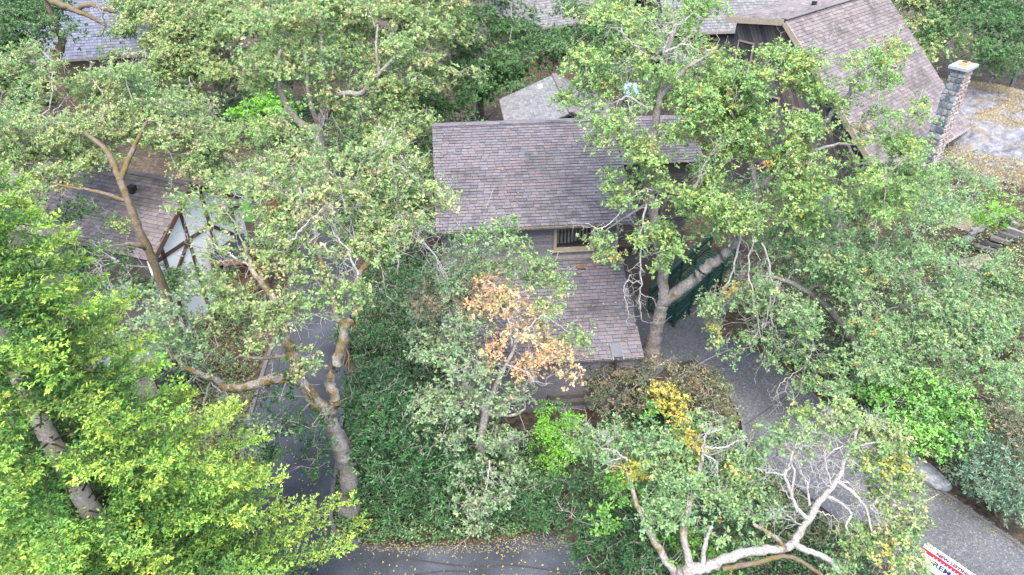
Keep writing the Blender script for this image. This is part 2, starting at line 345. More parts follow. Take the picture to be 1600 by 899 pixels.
def plant(name, label, cat, base, trunk=None, limbs=(), blobs=(), pal='oak', leaf=(.114, .072), k=7, ntuft=12, dens=13.5, rc=.42,
          bark='bark', lmat='leaf', twig='twig', dead=(), flat=.78, group=None, tr=.3, deadtw=.12, trunk_name='trunk', crown_name='crown', stems=0, upw=.9, spread=(.55, 1.35), pads=True):
    """trunk/limbs: lists of ((px,py,Y) or xyz 'W', ...) with radii; blobs: (px,py,Y,r[,pal[,dens]])"""
    base = np.asarray(base, float)
    root = empty(name, base, label, cat, group)
    def pts(L): return np.array([atY(*p) for p in L])
    nodes = [base]; npar = [-1]; nrad = [tr]
    def add_path(path, rads, start):
        last = start
        for q, r in zip(path, rads): nodes.append(q); npar.append(last); nrad.append(r); last = len(nodes) - 1
        return last
    if trunk is not None:
        P = pts(trunk); P[0] = base; path = spline(P, 6 * len(P))
        t = np.linspace(0, 1, len(path)); rad = tr * (1 - .38 * t) * (1 + .45 * np.exp(-t * 12))
        V, F = tube_mesh('trunk', path, rad, 12, .1); link(trunk_name, clean_tube('trunk', V, F), bark, root); add_path(path, rad, 0)
    for L in limbs:
        P = pts(L[0]); r0, r1 = L[1], L[2]; mt = L[3] if len(L) > 3 else bark
        if len(nodes) > 1 and (len(L) < 5 or L[4]):     # snap the start to the wood it grows from
            N_ = np.array(nodes); i = int(np.argmin(np.linalg.norm(N_ - P[0], axis=1))); P = np.vstack([N_[i], P[1:]]) if np.linalg.norm(N_[i] - P[0]) < .8 else np.vstack([N_[i], P])
        path = spline(P, 5 * len(P)); t = np.linspace(0, 1, len(path)); rad = r0 + (r1 - r0) * t
        path[1:-1] += rng.normal(0, .12 * r0, (len(path) - 2, 3))
        V, F = tube_mesh('limb', path, rad, 8, .1); link('limb', clean_tube('limb', V, F), mt, root); add_path(path, rad, 0)
    if trunk is None and stems:
        cen = np.array([atY(*b[:3]) for b in blobs])
        for i in range(min(stems, 9)):
            tgt = cen[i % len(cen)] + rng.normal(0, .25, 3); b0 = base + np.array([rng.normal(0, .2), rng.normal(0, .2), 0])
            mid = (b0 * .45 + tgt * .55) + np.array([rng.normal(0, .15), rng.normal(0, .15), .1])
            path = spline([b0 - [0, 0, .1], mid, tgt], 9); rad = np.linspace(tr, tr * .4, len(path))
            V, F = tube_mesh('stem', path, rad, 6, .1); link('stem', clean_tube('stem', V, F), bark, root); add_path(path, rad, 0)
    # clump centres
    CC = []; CP = []; BC = []
    for b in blobs:
        c = atY(*b[:3]); r = b[3]; pl = b[4] if len(b) > 4 and b[4] else pal; dn = b[5] if len(b) > 5 else 1
        n = max(4, int(dens * r * r * dn))
        d = nrm(rng.normal(size=(n * 2, 3))); d = d[d[:, 2] > -.55 * rng.uniform(.6, 1.4, len(d))][:n]
        # lumpy radius so the outline is uneven
        lump = 1 + .16 * np.sin(3.1 * d[:, 0] * 2 + b[0]) * np.cos(2.7 * d[:, 1] * 2 + b[1]) + .12 * rng.normal(size=len(d))
        q = c + d * (r * lump * rng.uniform(.3, 1, len(d)) ** .45)[:, None] * np.array([1, 1, flat])
        if pads and len(q) > 8:                       # gather the clumps into flat sprays with gaps between
            npd = max(3, len(q) // 6); ps = q[:npd]; q = ps[rng.integers(0, npd, len(q))] + rng.normal(size=(len(q), 3)) * np.array([.36, .36, .13]) * min(1.2, .5 + .45 * r)
        q[:, 2] = np.maximum(q[:, 2], hgt(q[:, 0], q[:, 1]) + .15)
        CC.append(q); CP += [pl] * len(q); BC.append(np.repeat(c[None], len(q), 0))
    CC = np.vstack(CC); BC = np.vstack(BC)
    # connect every clump to the nearest wood
    NB = np.array(nodes); E_A = []; E_B = []; par = list(npar); NP = list(map(np.array, nodes))
    d0 = np.array([np.min(np.linalg.norm(NB - q, axis=1)) for q in CC]); order = np.argsort(d0)
    arr = np.zeros((len(NB) + 4 * len(CC), 3)); arr[:len(NB)] = NB; cost = np.zeros(len(arr)); m = len(NB); m0 = m
    parent = np.full(len(arr), -1)
    for i in order:
        q = CC[i]; dd = np.linalg.norm(arr[:m] - q, axis=1) + .25 * cost[:m]
        # wood rises outward: dislike parents above the clump
        dd = dd + .35 * np.maximum(0, arr[:m, 2] - q[2]); j = int(np.argmin(dd)); a = arr[j]; l = np.linalg.norm(q - a)
        steps = 3 if l > .9 else 2; last = j
        for s_ in range(1, steps + 1):
            t = s_ / steps; x = a * (1 - t) + q * t
            if s_ < steps: x = x + rng.normal(0, .09 * l, 3) + [0, 0, -.06 * l]
            arr[m] = x; parent[m] = last; cost[m] = cost[j] + l * t; last = m; m += 1
    wt = np.zeros(m); kids = np.zeros(m, int)
    np.add.at(kids, parent[m0:m], 1)
    for i in range(m - 1, m0 - 1, -1):
        if wt[i] == 0: wt[i] = 1
        if parent[i] >= 0: wt[parent[i]] += wt[i]
    rr = .0085 * wt ** .44; idx = np.arange(m0, m); pa = parent[idx]
    ra = np.where(pa < m0, rr[idx] * 1.15, np.minimum(rr[np.maximum(pa, 0)], rr[idx] * 1.5))
    V1, F1 = prisms(arr[pa], arr[idx], ra, rr[idx] * .92, 4)
    # tufts
    nC = len(CC); reps = rng.poisson(ntuft, nC) + 1
    ti = np.repeat(np.arange(nC), reps); off = rng.normal(size=(len(ti), 3)) * rc * .55 * np.array([1, 1, .62])
    Tc = CC[ti] + off; Tc[:, 2] = np.maximum(Tc[:, 2], hgt(Tc[:, 0], Tc[:, 1]) + .05)
    ax = .55 * nrm(Tc - BC[ti]) + .5 * nrm(off) + np.array([0, 0, upw]) + rng.normal(0, .25, (len(ti), 3))
    col = np.zeros((nC, 3)); CPa = np.array(CP)
    for pl in set(CP): s_ = CPa == pl; col[s_] = pick(pl, s_.sum())
    tcol = np.zeros((len(ti), 3)); tp = CPa[ti]
    for pl in set(CP): s_ = tp == pl; tcol[s_] = pick(pl, s_.sum())
    mixw = rng.uniform(.25, .75, (len(ti), 1)); tcol = col[ti] * (1 - mixw) + tcol * mixw
    tcol *= (1 + rng.normal(0, .1, (len(ti), 1)))
    LV, LF, LC = tufts(Tc, ax, k, leaf[0], leaf[1], tcol, spread)
    link(crown_name, mesh_np('crown', LV, LF, LC), lmat, root)
    sel = rng.random(len(ti)) < .35; V2, F2 = prisms(CC[ti][sel], Tc[sel], .008, .004, 3)
    # bare twigs poking out of the leaves
    nd = int(nC * deadtw); Vd = []
    VV = [V1, V2]; FF = [F1, F2 + len(V1)]; o = len(V1) + len(V2)
    if nd:
        ii = rng.choice(nC, nd); p = CC[ii].copy(); d = nrm(nrm(CC[ii] - BC[ii]) + [0, 0, .35] + rng.normal(0, .6, (nd, 3)))
        for s_ in range(4):
            q = p + d * rng.uniform(.18, .42, (nd, 1)); V, F = prisms(p, q, .014 - .0028 * s_, .0115 - .0028 * s_, 3); VV.append(V); FF.append(F + o); o += len(V)
            side = nrm(d + rng.normal(0, .9, (nd, 3))); V, F = prisms(q, q + side * rng.uniform(.2, .45, (nd, 1)), .009, .004, 3); VV.append(V); FF.append(F + o); o += len(V)
            p = q; d = nrm(d + rng.normal(0, .55, (nd, 3)))
    if dead is not None and V1 is not None:
        me = bpy.data.meshes.new('branches'); Vb = np.vstack(VV); Fb = np.vstack(FF)
        link('branches', mesh_np('branches', Vb, Fb), twig, root)['kind'] = 'stuff'
    for D_ in dead: dead_branch(root, [atY(*p) for p in D_[0]], D_[1], D_[2] if len(D_) > 2 else 1.0)
    return root

def dead_branch(root, P, r0, spread=1.0, mat='dead'):
    """a bare bleached branch with forking twigs, one mesh"""
    P = np.array(P); path = spline(P, 5 * len(P)); n = len(path); path[1:-1] += rng.normal(0, .03 * spread, (n - 2, 3))
    rad = np.linspace(r0, r0 * .35, n); V, F = tube_mesh('d', path, rad, 6, .1)
    tri = F[:, 2] == F[:, 3]; F = F[~tri]
    VV = [V]; FF = [F]; o = len(V); ax = nrm(path[-1] - path[0])
    st = [(path[i], nrm(ax + rng.normal(0, .75, 3)), rad[i] * .55, 0) for i in range(2, n, 2)]
    A, B, ra, rb = [], [], [], []
    while st:
        p, d, r, dep = st.pop(); nseg = 3 if dep == 0 else 2
        for s_ in range(nseg):
            q = p + d * rng.uniform(.12, .34) * spread; A.append(p); B.append(q); ra.append(max(r, .005)); rb.append(max(r * .75, .004)); r *= .75
            d = nrm(d + rng.normal(0, .45, 3)); p = q
            if dep < 2 and rng.random() < .75: st.append((p, nrm(d + rng.normal(0, .8, 3)), r * .7, dep + 1))
    V, F = prisms(np.array(A), np.array(B), np.array(ra), np.array(rb), 4); VV.append(V); FF.append(F + o)
    link('dead_branch', mesh_np('dead_branch', np.vstack(VV), np.vstack(FF), None, True), mat, root)

# ================================================================ SETTING
def axis_pts(a, b, lo, hi, fine, coarse):
    return np.unique(np.concatenate([np.arange(a, lo, coarse), np.arange(lo, hi, fine), np.arange(hi, b + coarse, coarse)]))
gx = axis_pts(-320, 320, -40, 45, .6, 20); gy = axis_pts(-40, 520, 5, 70, .6, 20)
X, Y = np.meshgrid(gx, gy); Z = hgt(X, Y) - .06 + .05 * np.sin(X * 1.7 + .6 * Y) * np.cos(Y * 1.3 - .4 * X) * .6
Z += np.where((np.abs(X) < 40) & (Y < 60), rng.normal(0, .012, X.shape), 0)
nx = len(gx); i = (np.arange(len(gy) - 1)[:, None] * nx + np.arange(nx - 1)[None]).ravel()
tag(link('ground', mesh_np('ground', np.stack([X, Y, Z], -1).reshape(-1, 3), np.stack([i, i + 1, i + nx + 1, i + nx], -1), None, True), 'ground'), kind='structure')
def sheet(name, pix, z, mat, extra=(), th=.09):
    P = [atz(a, b, z) for a, b in pix] + [np.array([x, y, z]) for x, y in extra]
    m = MB(); m.prism([(p[0], p[1], z - th) for p in P], (0, 0, th)); o = m.build(name, mat); tag(o, kind='structure'); return o, P
ROAD = [(540, 255), (548, 300), (556, 400), (552, 500), (545, 560), (536, 640), (528, 720), (519, 780), (518, 815), (530, 838), (560, 852), (640, 856), (760, 850), (850, 834), (880, 842), (905, 868), (935, 910), (1000, 990), (900, 1150), (200, 1150),
        (240, 1000), (330, 860), (372, 748), (392, 650), (412, 580), (440, 500), (468, 400), (488, 320), (498, 255)]
# the strip that the crossing road takes under the fir
sheet('road', ROAD, .02, 'asphalt')
# pavement seams
def stripe(parent, pix, z, w, mat, name):
    P = spline([atz(a, b, z) for a, b in pix], 6 * len(pix)); m = MB()
    for a, b in zip(P[:-1], P[1:]): m.bar(a, b, w, .008)
    return m.build(name, mat, parent)
M['seam'] = plain('tar_seam', (.028, .028, .03), .8)
road = bpy.data.objects['road']
stripe(road, [(412, 690), (425, 620), (438, 560), (452, 520)], .022, .05, 'seam', 'tar_seam')
stripe(road, [(610, 868), (680, 880), (740, 886), (800, 884), (890, 896)], .022, .06, 'seam', 'tar_seam')
stripe(road, [(640, 900), (700, 893), (760, 897)], .022, .05, 'seam', 'tar_seam')
stripe(road, [(485, 460), (483, 430), (500, 428)], .022, .05, 'seam', 'tar_seam')
def kerb(pix, z0, name='kerb', w=.16, h=.12):
    P = spline([atz(a, b, z0) for a, b in pix], 5 * len(pix)); m = MB(); n = len(P)
    V = []
    T = nrm(np.gradient(P, axis=0)); S = np.stack([T[:, 1], -T[:, 0], 0 * T[:, 0]], 1)
    F = []
    for k_ in range(n):
        jj = rng.normal(0, .008)
        for dx, dz in ((-w / 2, -.1), (-w / 2, h), (w / 2, h), (w / 2, -.1)): V.append(P[k_] + S[k_] * (dx + jj) + [0, 0, dz])
    for k_ in range(n - 1):
        for e in range(3): a = k_ * 4 + e; F.append([a, a + 1, a + 5, a + 4])
    F.append([0, 1, 2, 3]); F.append([(n - 1) * 4 + e for e in (3, 2, 1, 0)])
    o = link(name, mesh_py(name, V, F), 'kerb'); tag(o, kind='structure'); return o
kerb([(536, 640), (528, 720), (519, 780), (518, 815), (530, 838), (560, 852)], .0, 'kerb', .14, .07)
kerb([(372, 748), (392, 650), (412, 580), (440, 500), (468, 400)], .0, 'kerb', .16, .08)
DRIVE = [(985, 452), (1080, 440), (1150, 470), (1110, 520), (1180, 552), (1240, 590), (1292, 640), (1350, 684), (1425, 735), (1485, 778), (1605, 862), (1760, 960), (1700, 1120), (1500, 1010), (1392, 885), (1300, 805), (1225, 745), (1190, 718), (1166, 690), (1156, 650), (1128, 604), (1085, 562), (1052, 566), (1010, 600), (990, 590)]
drive, DP = sheet('driveway', DRIVE, .03, 'aggregate')
M['joint'] = plain('joint_sealant', (.3, .28, .27), .8); M['joint_dark'] = plain('dark_joint', (.03, .03, .03), .9)
for pix, mt in (([(1158, 668), (1185, 650), (1230, 618)], 'joint_dark'), ([(1395, 818), (1428, 795), (1466, 773)], 'joint'), ([(1060, 588), (1110, 560), (1145, 545)], 'joint'), ([(1270, 735), (1340, 683)], 'joint_dark')):
    stripe(drive, pix, .031, .035, mt, 'expansion_joint')
kerb([(1110, 520), (1180, 552), (1240, 590), (1292, 640), (1350, 684), (1425, 735), (1485, 778), (1605, 862)], .0, 'driveway_edging', .12, .06)
kerb([(1190, 718), (1166, 690), (1156, 650), (1128, 604), (1095, 572)], .0, 'driveway_edging', .1, .06)
o, _ = sheet('lawn', [(330, 278), (415, 275), (420, 345), (335, 350)], .03, 'lawn')
# rocky knoll
KC = gnd(1575, 200)
def rock_h(Xk, Yk):
    U = (Xk - KC[0]) / 9.; V_ = (Yk - KC[1]) / 10.; r = np.sqrt(U ** 2 + V_ ** 2); base = hgt(Xk, Yk); ridg = 0; amp, fr = .62, .36
    for o_ in range(6):
        an = 1.1 * o_ + .4; ca, sa = math.cos(an), math.sin(an); xx = Xk * ca + Yk * sa; yy = -Xk * sa + Yk * ca
        ridg = ridg + amp * (1 - 2 * np.abs(np.sin(fr * xx + 1.3 * np.sin(fr * .7 * yy + o_)))) * (.6 + .4 * np.cos(fr * 1.3 * yy)); amp *= .5; fr *= 1.9
    Z = base - .45 + (1.35 + .9 * ridg) * np.clip(1.05 - r, 0, 1) ** .6 * 1.1
    return np.where(r > 1, base - .6, Z), ridg
def knoll():
    g = 170; Xk, Yk = np.meshgrid(np.linspace(KC[0] - 9, KC[0] + 9, g), np.linspace(KC[1] - 10, KC[1] + 10, g)); Zk, _ = rock_h(Xk, Yk); Zk = Zk + rng.normal(0, .02, Zk.shape)
    i = (np.arange(g - 1)[:, None] * g + np.arange(g - 1)[None]).ravel()
    tag(link('rock_outcrop', mesh_np('rock', np.stack([Xk, Yk, Zk], -1).reshape(-1, 3), np.stack([i, i + 1, i + g + 1, i + g], -1), None, True), 'rock'), kind='structure')
knoll()
M['dirt'] = noisy('bare_dirt', [(.3, (.11, .085, .07)), (.7, (.24, .19, .16))], 7, .95, .6, .03)
def patch(name, pix, mat, dz=.03):
    P = [gnd(a, b) for a, b in pix]; c = sum(P) / len(P); V = [c + [0, 0, dz]]; F = []; n = len(P); ring = []
    for f_ in (.5, 1.0):
        for p in P:
            q = c * (1 - f_) + p * f_; q[2] = float(hgt(q[0], q[1])) + (dz if f_ < 1 else -.05); V.append(q)
    for a in range(n): b = (a + 1) % n; F += [[0, 1 + a, 1 + b], [1 + a, 1 + n + a, 1 + n + b, 1 + b]]
    tag(link(name, mesh_py(name, V, F), mat), kind='structure')
patch('dirt_path', [(1500, 405), (1545, 395), (1560, 420), (1530, 445), (1500, 435)], 'dirt', .06)
patch('dirt_path', [(1460, 335), (1500, 328), (1540, 352), (1520, 365), (1480, 350)], 'dirt', .06)
# ================================================================ HOUSES
UN = [(0, 0, 0), (1, 0, 0), (1, 1, 0), (0, 1, 0), (0, 0, 1), (1, 0, 1), (1, 1, .25), (0, 1, .25)]   # one shingle: thick at its lower edge
UF = [(4, 5, 6, 7), (0, 1, 5, 4), (1, 2, 6, 5), (3, 0, 4, 7), (2, 3, 7, 6)]
SHM = {}
def roof_plane(parent, O, u, v, W, L, mat, e=.17, tw=(.26, .31, .36), clip=None, n_ind=0, name='roof', th=.09, under='under', deckpoly=None):
    """shingled roof plane: O lower corner, u along the eave, v up the slope"""
    O = np.array(O, float); u = nrm(np.array(u, float)); v = nrm(np.array(v, float)); n = np.cross(u, v)
    m = MB(); poly = deckpoly or [(0, 0), (W, 0), (W, L), (0, L)]
    pl = [O + u * a + v * b - n * .004 for a, b in poly]; m.prism([p - n * th for p in pl], n * th)
    roof = m.build(name, under, parent)
    T = []
    rows = int(L / e + .5); ee = L / rows
    for j in range(rows):
        b = j * ee; a0, a1 = (0, W) if clip is None else clip(b + ee * .5)
        a = a0 - random.random() * .25
        while a < a1:
            w_ = random.choice(tw); s0 = max(a, a0); s1 = min(a + w_ - .014, a1)
            if s1 - s0 > .05: T.append((s0, b + random.uniform(-.004, .004), s1 - s0, ee + .02, .036 + random.uniform(-.008, .012)))
            a += w_
    T = np.array(T)
    pos = O + T[:, :1] * u + T[:, 1:2] * v
    cp = pos - np.array([0, 0, CAMZ]); order = np.argsort(np.linalg.norm(cp, axis=1))
    # only shingles that fall in the picture count as the ones seen
    px = np.array([proj(p) for p in pos]); vis = (px[:, 0] > 0) & (px[:, 0] < 1600) & (px[:, 1] > 0) & (px[:, 1] < 899)
    order = [i for i in order if vis[i]]; ind = set(order[:n_ind])
    if n_ind:
        key = mat
        if key not in SHM:
            SHM[key] = mesh_py('shingle', UN, UF); SHM[key].materials.append(M[mat]); SHM[key].materials.append(M['under']); SHM[key].polygons[1].material_index = 1  # dark butt face: asphalt cut edge that also paints the course shadow
        rot = Matrix([u.tolist(), v.tolist(), n.tolist()]).transposed().to_euler()
        for i in ind:
            o = link('shingle', SHM[key], None, roof, pos[i]); o.rotation_euler = rot; o.scale = (T[i, 2], T[i, 3], T[i, 4])
    rest = np.array([i for i in range(len(T)) if i not in ind], int)
    if len(rest):
        B = np.array(UN, float)[None] * T[rest][:, None, 2:5]
        V = pos[rest][:, None] + B[..., :1] * u + B[..., 1:2] * v + B[..., 2:3] * n
        F = (np.arange(len(rest))[:, None, None] * 8 + np.array(UF)[None]).reshape(-1, 4)
        s = link('shingles', mesh_np('shingles', V.reshape(-1, 3), F, mi=np.tile([0, 1, 0, 0, 0], len(rest))), mat, roof); s['kind'] = 'stuff'; s.data.materials.append(M['under'])  # same dark butts, edge colour and painted shadow line in one
    return roof
def v3(*a): return np.array(a, float)
def boards(wall, A, B, z0, z1, h, mat, out, th=.025, top=None, name='siding_board'):
    """horizontal boards on a wall from A to B (plan points); top(t) gives the wall height at t in 0..1"""
    A = v3(A[0], A[1], 0); B = v3(B[0], B[1], 0); L = np.linalg.norm(B - A); d = (B - A) / L; z = z0
    while z < z1 - .03:
        hh = min(h, z1 - z); ts = np.linspace(0, 1, 60)
        if top is not None:
            ok = [t for t in ts if top(t) > z + hh * .6]
            if not ok: break
            t0, t1 = min(ok), max(ok)
        else: t0, t1 = 0, 1
        m = MB(); zz = z + hh / 2; m.box(A + d * L * (t0 + t1) / 2 + np.array([0, 0, zz]) + np.array(out) * th * .5, d, (0, 0, 1), out, L * (t1 - t0), hh - .012, th + random.uniform(0, .008))
        m.build(name, mat, wall); z += hh

# ---------------- the main house
TH = R(5.5); ux = v3(math.cos(TH), math.sin(TH), 0); uy = v3(-math.sin(TH), math.cos(TH), 0); zz = v3(0, 0, 1)
SL = R(20); vs = uy * math.cos(SL) + zz * math.sin(SL)
ER = atz(1006, 557, 2.6); EL = ER - ux * 7.65
house = empty('house', (*(EL + ux * 3.8 + uy * 4)[:2], 0), 'two-level house with brown-grey shingle roofs and weathered board walls beside the driveway', 'house')
LL = 4.9
roof_plane(house, EL, ux, vs, 7.65, LL, 'shingle', .17, n_ind=300, name='lower_roof')
TL = EL + vs * LL                                           # top of the lower roof, left end
m = MB()                                                    # garage body
g0 = EL + ux * .3 + uy * .12; gz = 2.45
m.prism([(*(g0)[:2], -.1), (*(g0 + ux * 7.05)[:2], -.1), (*(g0 + ux * 7.05 + uy * 4.1)[:2], -.1), (*(g0 + uy * 4.1)[:2], -.1)], (0, 0, gz))
gw = m.build('garage_wall', 'board', house)
boards(gw, g0[:2], (g0 + ux * 7.05)[:2], 0, 2.42, .3, 'board', -uy)
for sgn, q in ((-1, g0), (1, g0 + ux * 7.05)):              # side gussets under the slope
    mm = MB(); mm.prism([q + zz * 0, q + uy * 4.1, q + uy * 4.1 - zz * q[2] + zz * 3.98, q - zz * q[2] + zz * 2.6], ux * .04 * sgn); mm.build('side_wall', 'board_dark', house)
m = MB(); m.bar(EL - uy * .03 - zz * .06, ER - uy * .03 - zz * .06, .03, .16); m.build('fascia', 'trim_grey', house)
m = MB(); m.bar(EL - uy * .1 - zz * .03, ER - uy * .1 - zz * .03, .1, .07); m.build('gutter', 'board_dark', house)
# debris in the gutters
def litter_line(A, B, n, parent, cols='orange'):
    t = rng.uniform(0, 1, n)[:, None]; P = A * (1 - t) + B * t + rng.normal(0, .03, (n, 3)); D = nrm(rng.normal(size=(n, 3)) * [1, 1, .3])
    V, F, Cc = leaf_quads(P, D, nrm(rng.normal(size=(n, 3)) + [0, 0, 2]), np.full(n, .09), np.full(n, .06), pick(cols, n) * .8); o = link('gutter_leaves', mesh_np('gutter_leaves', V, F, Cc), 'leaf', parent); o['kind'] = 'stuff'
litter_line(EL - uy * .08 + zz * .01, ER - uy * .08 + zz * .01, 150, house, 'dry')
# upper wall (clerestory between the two roofs)
W0 = TL + ux * .15 - uy * .02; wz0 = TL[2] - .1; wz1 = 6.12; WW = 7.3
m = MB(); m.prism([(*W0[:2], wz0), (*(W0 + ux * WW)[:2], wz0), (*(W0 + ux * WW + uy * 9)[:2], wz0), (*(W0 + uy * 9)[:2], wz0)], (0, 0, wz1 - wz0))
def wallpt(px, py):
    r = ray(px, py); P0 = W0; d = np.array([0, 0, CAMZ]); t = np.dot(P0 - d, uy) / np.dot(r, uy); return d + r * t
a = wallpt(869, 357); b = wallpt(922, 386)
sx0, sx1 = np.dot(a - W0, ux), np.dot(b - W0, ux); sz0, sz1 = b[2], a[2]
# the wall in four slabs round the window opening
uw = empty('dummy', (0, 0, 0)); bpy.data.objects.remove(uw)
m = MB()
def slab(x0, x1, z0, z1, d0=0, d1=.2):
    c = W0 + ux * (x0 + x1) / 2 + uy * (d0 + d1) / 2; c[2] = (z0 + z1) / 2; m.box(c, ux, uy, zz, x1 - x0, d1 - d0, z1 - z0)
slab(0, sx0, wz0, wz1); slab(sx1, WW, wz0, wz1); slab(sx0, sx1, wz0, sz0); slab(sx0, sx1, sz1, wz1)
slab(0, WW, wz0, wz1, 2.5, 2.7); slab(0, .2, wz0, wz1, .2, 9); slab(WW - .2, WW, wz0, wz1, .2, 9)
uw = m.build('upper_wall', 'board_dark', house)
def wb(x0, x1, z0, z1, h):
    z = z0
    while z < z1 - .02:
        hh = min(h, z1 - z); q = MB(); c = W0 + ux * (x0 + x1) / 2 - uy * .014; c[2] = z + hh / 2; q.box(c, ux, (uy * .97 + zz * .05), zz, x1 - x0, .022, hh - .012); q.build('siding_board', 'board', uw); z += hh
wb(.02, sx0 - .08, wz0 + .25, wz1, .15); wb(sx1 + .08, WW - .14, wz0 + .25, wz1, .15); wb(sx0 - .06, sx1 + .06, wz0 + .25, sz0 - .1, .15)
for x in (WW - .07,):
    q = MB(); c = W0 + ux * x - uy * .03; c[2] = (wz0 + wz1) / 2 + .1; q.box(c, ux, uy, zz, .12, .06, wz1 - wz0 - .2); q.build('corner_trim', 'trim_grey', uw)
q = MB(); c = W0 + ux * WW / 2 - uy * .04; c[2] = wz0 + .19; q.box(c, ux, uy, zz, WW, .06, .16); q.build('base_flashing', 'trim_grey', uw)
win = MB(); c = W0 + ux * (sx0 + sx1) / 2 + uy * .06; c[2] = (sz0 + sz1) / 2; win.box(c, ux, uy, zz, sx1 - sx0, .012, sz1 - sz0); win = win.build('window', 'glass', house)
for (x0, x1, z0, z1, nm) in ((sx0 - .09, sx0 + .03, sz0 - .07, sz1 + .07, 'frame'), (sx1 - .03, sx1 + .09, sz0 - .07, sz1 + .07, 'frame'), (sx0 + .03, sx1 - .03, sz1 - .02, sz1 + .07, 'frame'), (sx0 + .03, sx1 - .03, sz0 - .07, sz0 + .02, 'frame')):
    q = MB(); c = W0 + ux * (x0 + x1) / 2 - uy * .03; c[2] = (z0 + z1) / 2; q.box(c, ux, uy, zz, x1 - x0, .12, z1 - z0); q.build(nm, 'trim', win)
q = MB(); c = W0 + ux * (sx0 + sx1) / 2 - uy * .08; c[2] = sz0 - .1; q.box(c, ux, uy, zz, sx1 - sx0 + .3, .16, .05); q.build('sill', 'trim', win)
k = 9
for i in range(k):
    q = MB(); c = W0 + ux * (sx0 + .06 + (sx1 - sx0 - .12) * (i + .5) / k) + uy * .22; drop = .15 + .5 * (i / k) ** 2; c[2] = (sz0 + drop * .6 + sz1) / 2; q.box(c, ux, uy, zz, .075, .02, sz1 - sz0 - drop * .6); q.build('blind_slat', 'vinyl', win)
# upper roof
e0 = TL + ux * -.1 - uy * .42; ez = 6.1; UE = v3(e0[0], e0[1], ez)
pl = atz(681, 351, ez); UE = UE + ux * np.dot(pl - UE, ux)
UW, UL = 8.1, 6.1
roof_plane(house, UE, ux, vs, UW, UL, 'shingle', .17, name='upper_roof')
RID = UE + vs * UL
vb = -uy * math.cos(SL) + zz * math.sin(SL)
bo = RID - vb * 4.5
roof_plane(house, bo + ux * UW, -ux, vb, UW, 4.5, 'shingle', .2, name='rear_roof')
m = MB()
for i in range(int(UW / .3)): 
    c = RID + ux * (.15 + i * .3) + zz * (.015 + .01 * (i % 2)); m.box(c, ux, uy, zz, .29, .26, .035)
m.build('ridge_cap', 'shingle', house)
m = MB(); m.bar(UE - uy * .03 - zz * .06, UE + ux * UW - uy * .03 - zz * .06, .03, .16); m.build('fascia', 'board_dark', house)
m = MB(); m.bar(UE - uy * .1 - zz * .02, UE + ux * UW - uy * .1 - zz * .02, .1, .07); m.build('gutter', 'board_dark', house)
litter_line(UE - uy * .09 + zz * .03, UE + ux * UW - uy * .09 + zz * .03, 160, house, 'dry')
for q0 in (UE, UE + ux * UW):                                 # gable ends under the upper roof
    q = MB(); a = q0 + ux * (.35 if q0 is UE else -.35); z0_ = wz1 - .3
    q.prism([v3(a[0], a[1], z0_) + uy * .45, v3(a[0], a[1], z0_) + uy * 9.4, v3(a[0], a[1], RID[2] - 1.4) + uy * 9.4, v3(*(a + uy * 5.73)[:2], RID[2] - .16), v3(a[0], a[1], ez - .05) + uy * .45], ux * .05); q.build('gable_wall', 'board_dark', house)
# right-hand wing with the same ridge and a shorter slope
RW = RID + ux * UW; WWG, WLG = 3.6, 2.9
wo = RW - vs * WLG
roof_plane(house, wo + ux * .01, ux, vs, WWG, WLG, 'shingle', .17, name='wing_roof')
roof_plane(house, RW + ux * (WWG) - vb * 3.5, -ux, vb, WWG - .01, 3.5, 'shingle', .2, name='wing_rear_roof')
q = MB(); a = wo + ux * .1 + uy * .35; h0 = a[2] + .02
q.prism([v3(a[0], a[1], 0), v3(*(a + ux * 3.2)[:2], 0), v3(*(a + ux * 3.2 + uy * 5)[:2], 0), v3(*(a + uy * 5)[:2], 0)], (0, 0, h0)); ww = q.build('wing_wall', 'board_dark', house)
boards(ww, a[:2], (a + ux * 3.2)[:2], 2.4, h0, .16, 'board_dark', -uy)
# metal flue hood over the lower eave and a small vent
q = MB(); c = EL + ux * np.dot(atz(963, 545, 2.8) - EL, ux) + vs * .28
n_ = np.cross(ux, vs)
q.box(c + n_ * .1, ux, vs, n_, .42, .62, .03); hood = q.build('flue_hood', 'grey_metal', house)
q = MB()
for s in (-1, 1): q.box(c + ux * .2 * s + n_ * .05 - vs * .05, ux, vs, n_, .04, .75, .12)
q.build('hood_cheek', 'trim_grey', hood)
q = MB(); c2 = c - vs * .45 - ux * .1; q.bar(c2 - zz * .6, c2 + zz * .12, .09, .09); q.build('downpipe', 'dark', hood)
q = MB(); c = EL + ux * np.dot(atz(906, 419, 4.0) - EL, ux) + vs * 4.35; q.box(c + n_ * .07, ux, vs, n_, .34, .26, .1); q.build('roof_vent', 'brown_timber', house)
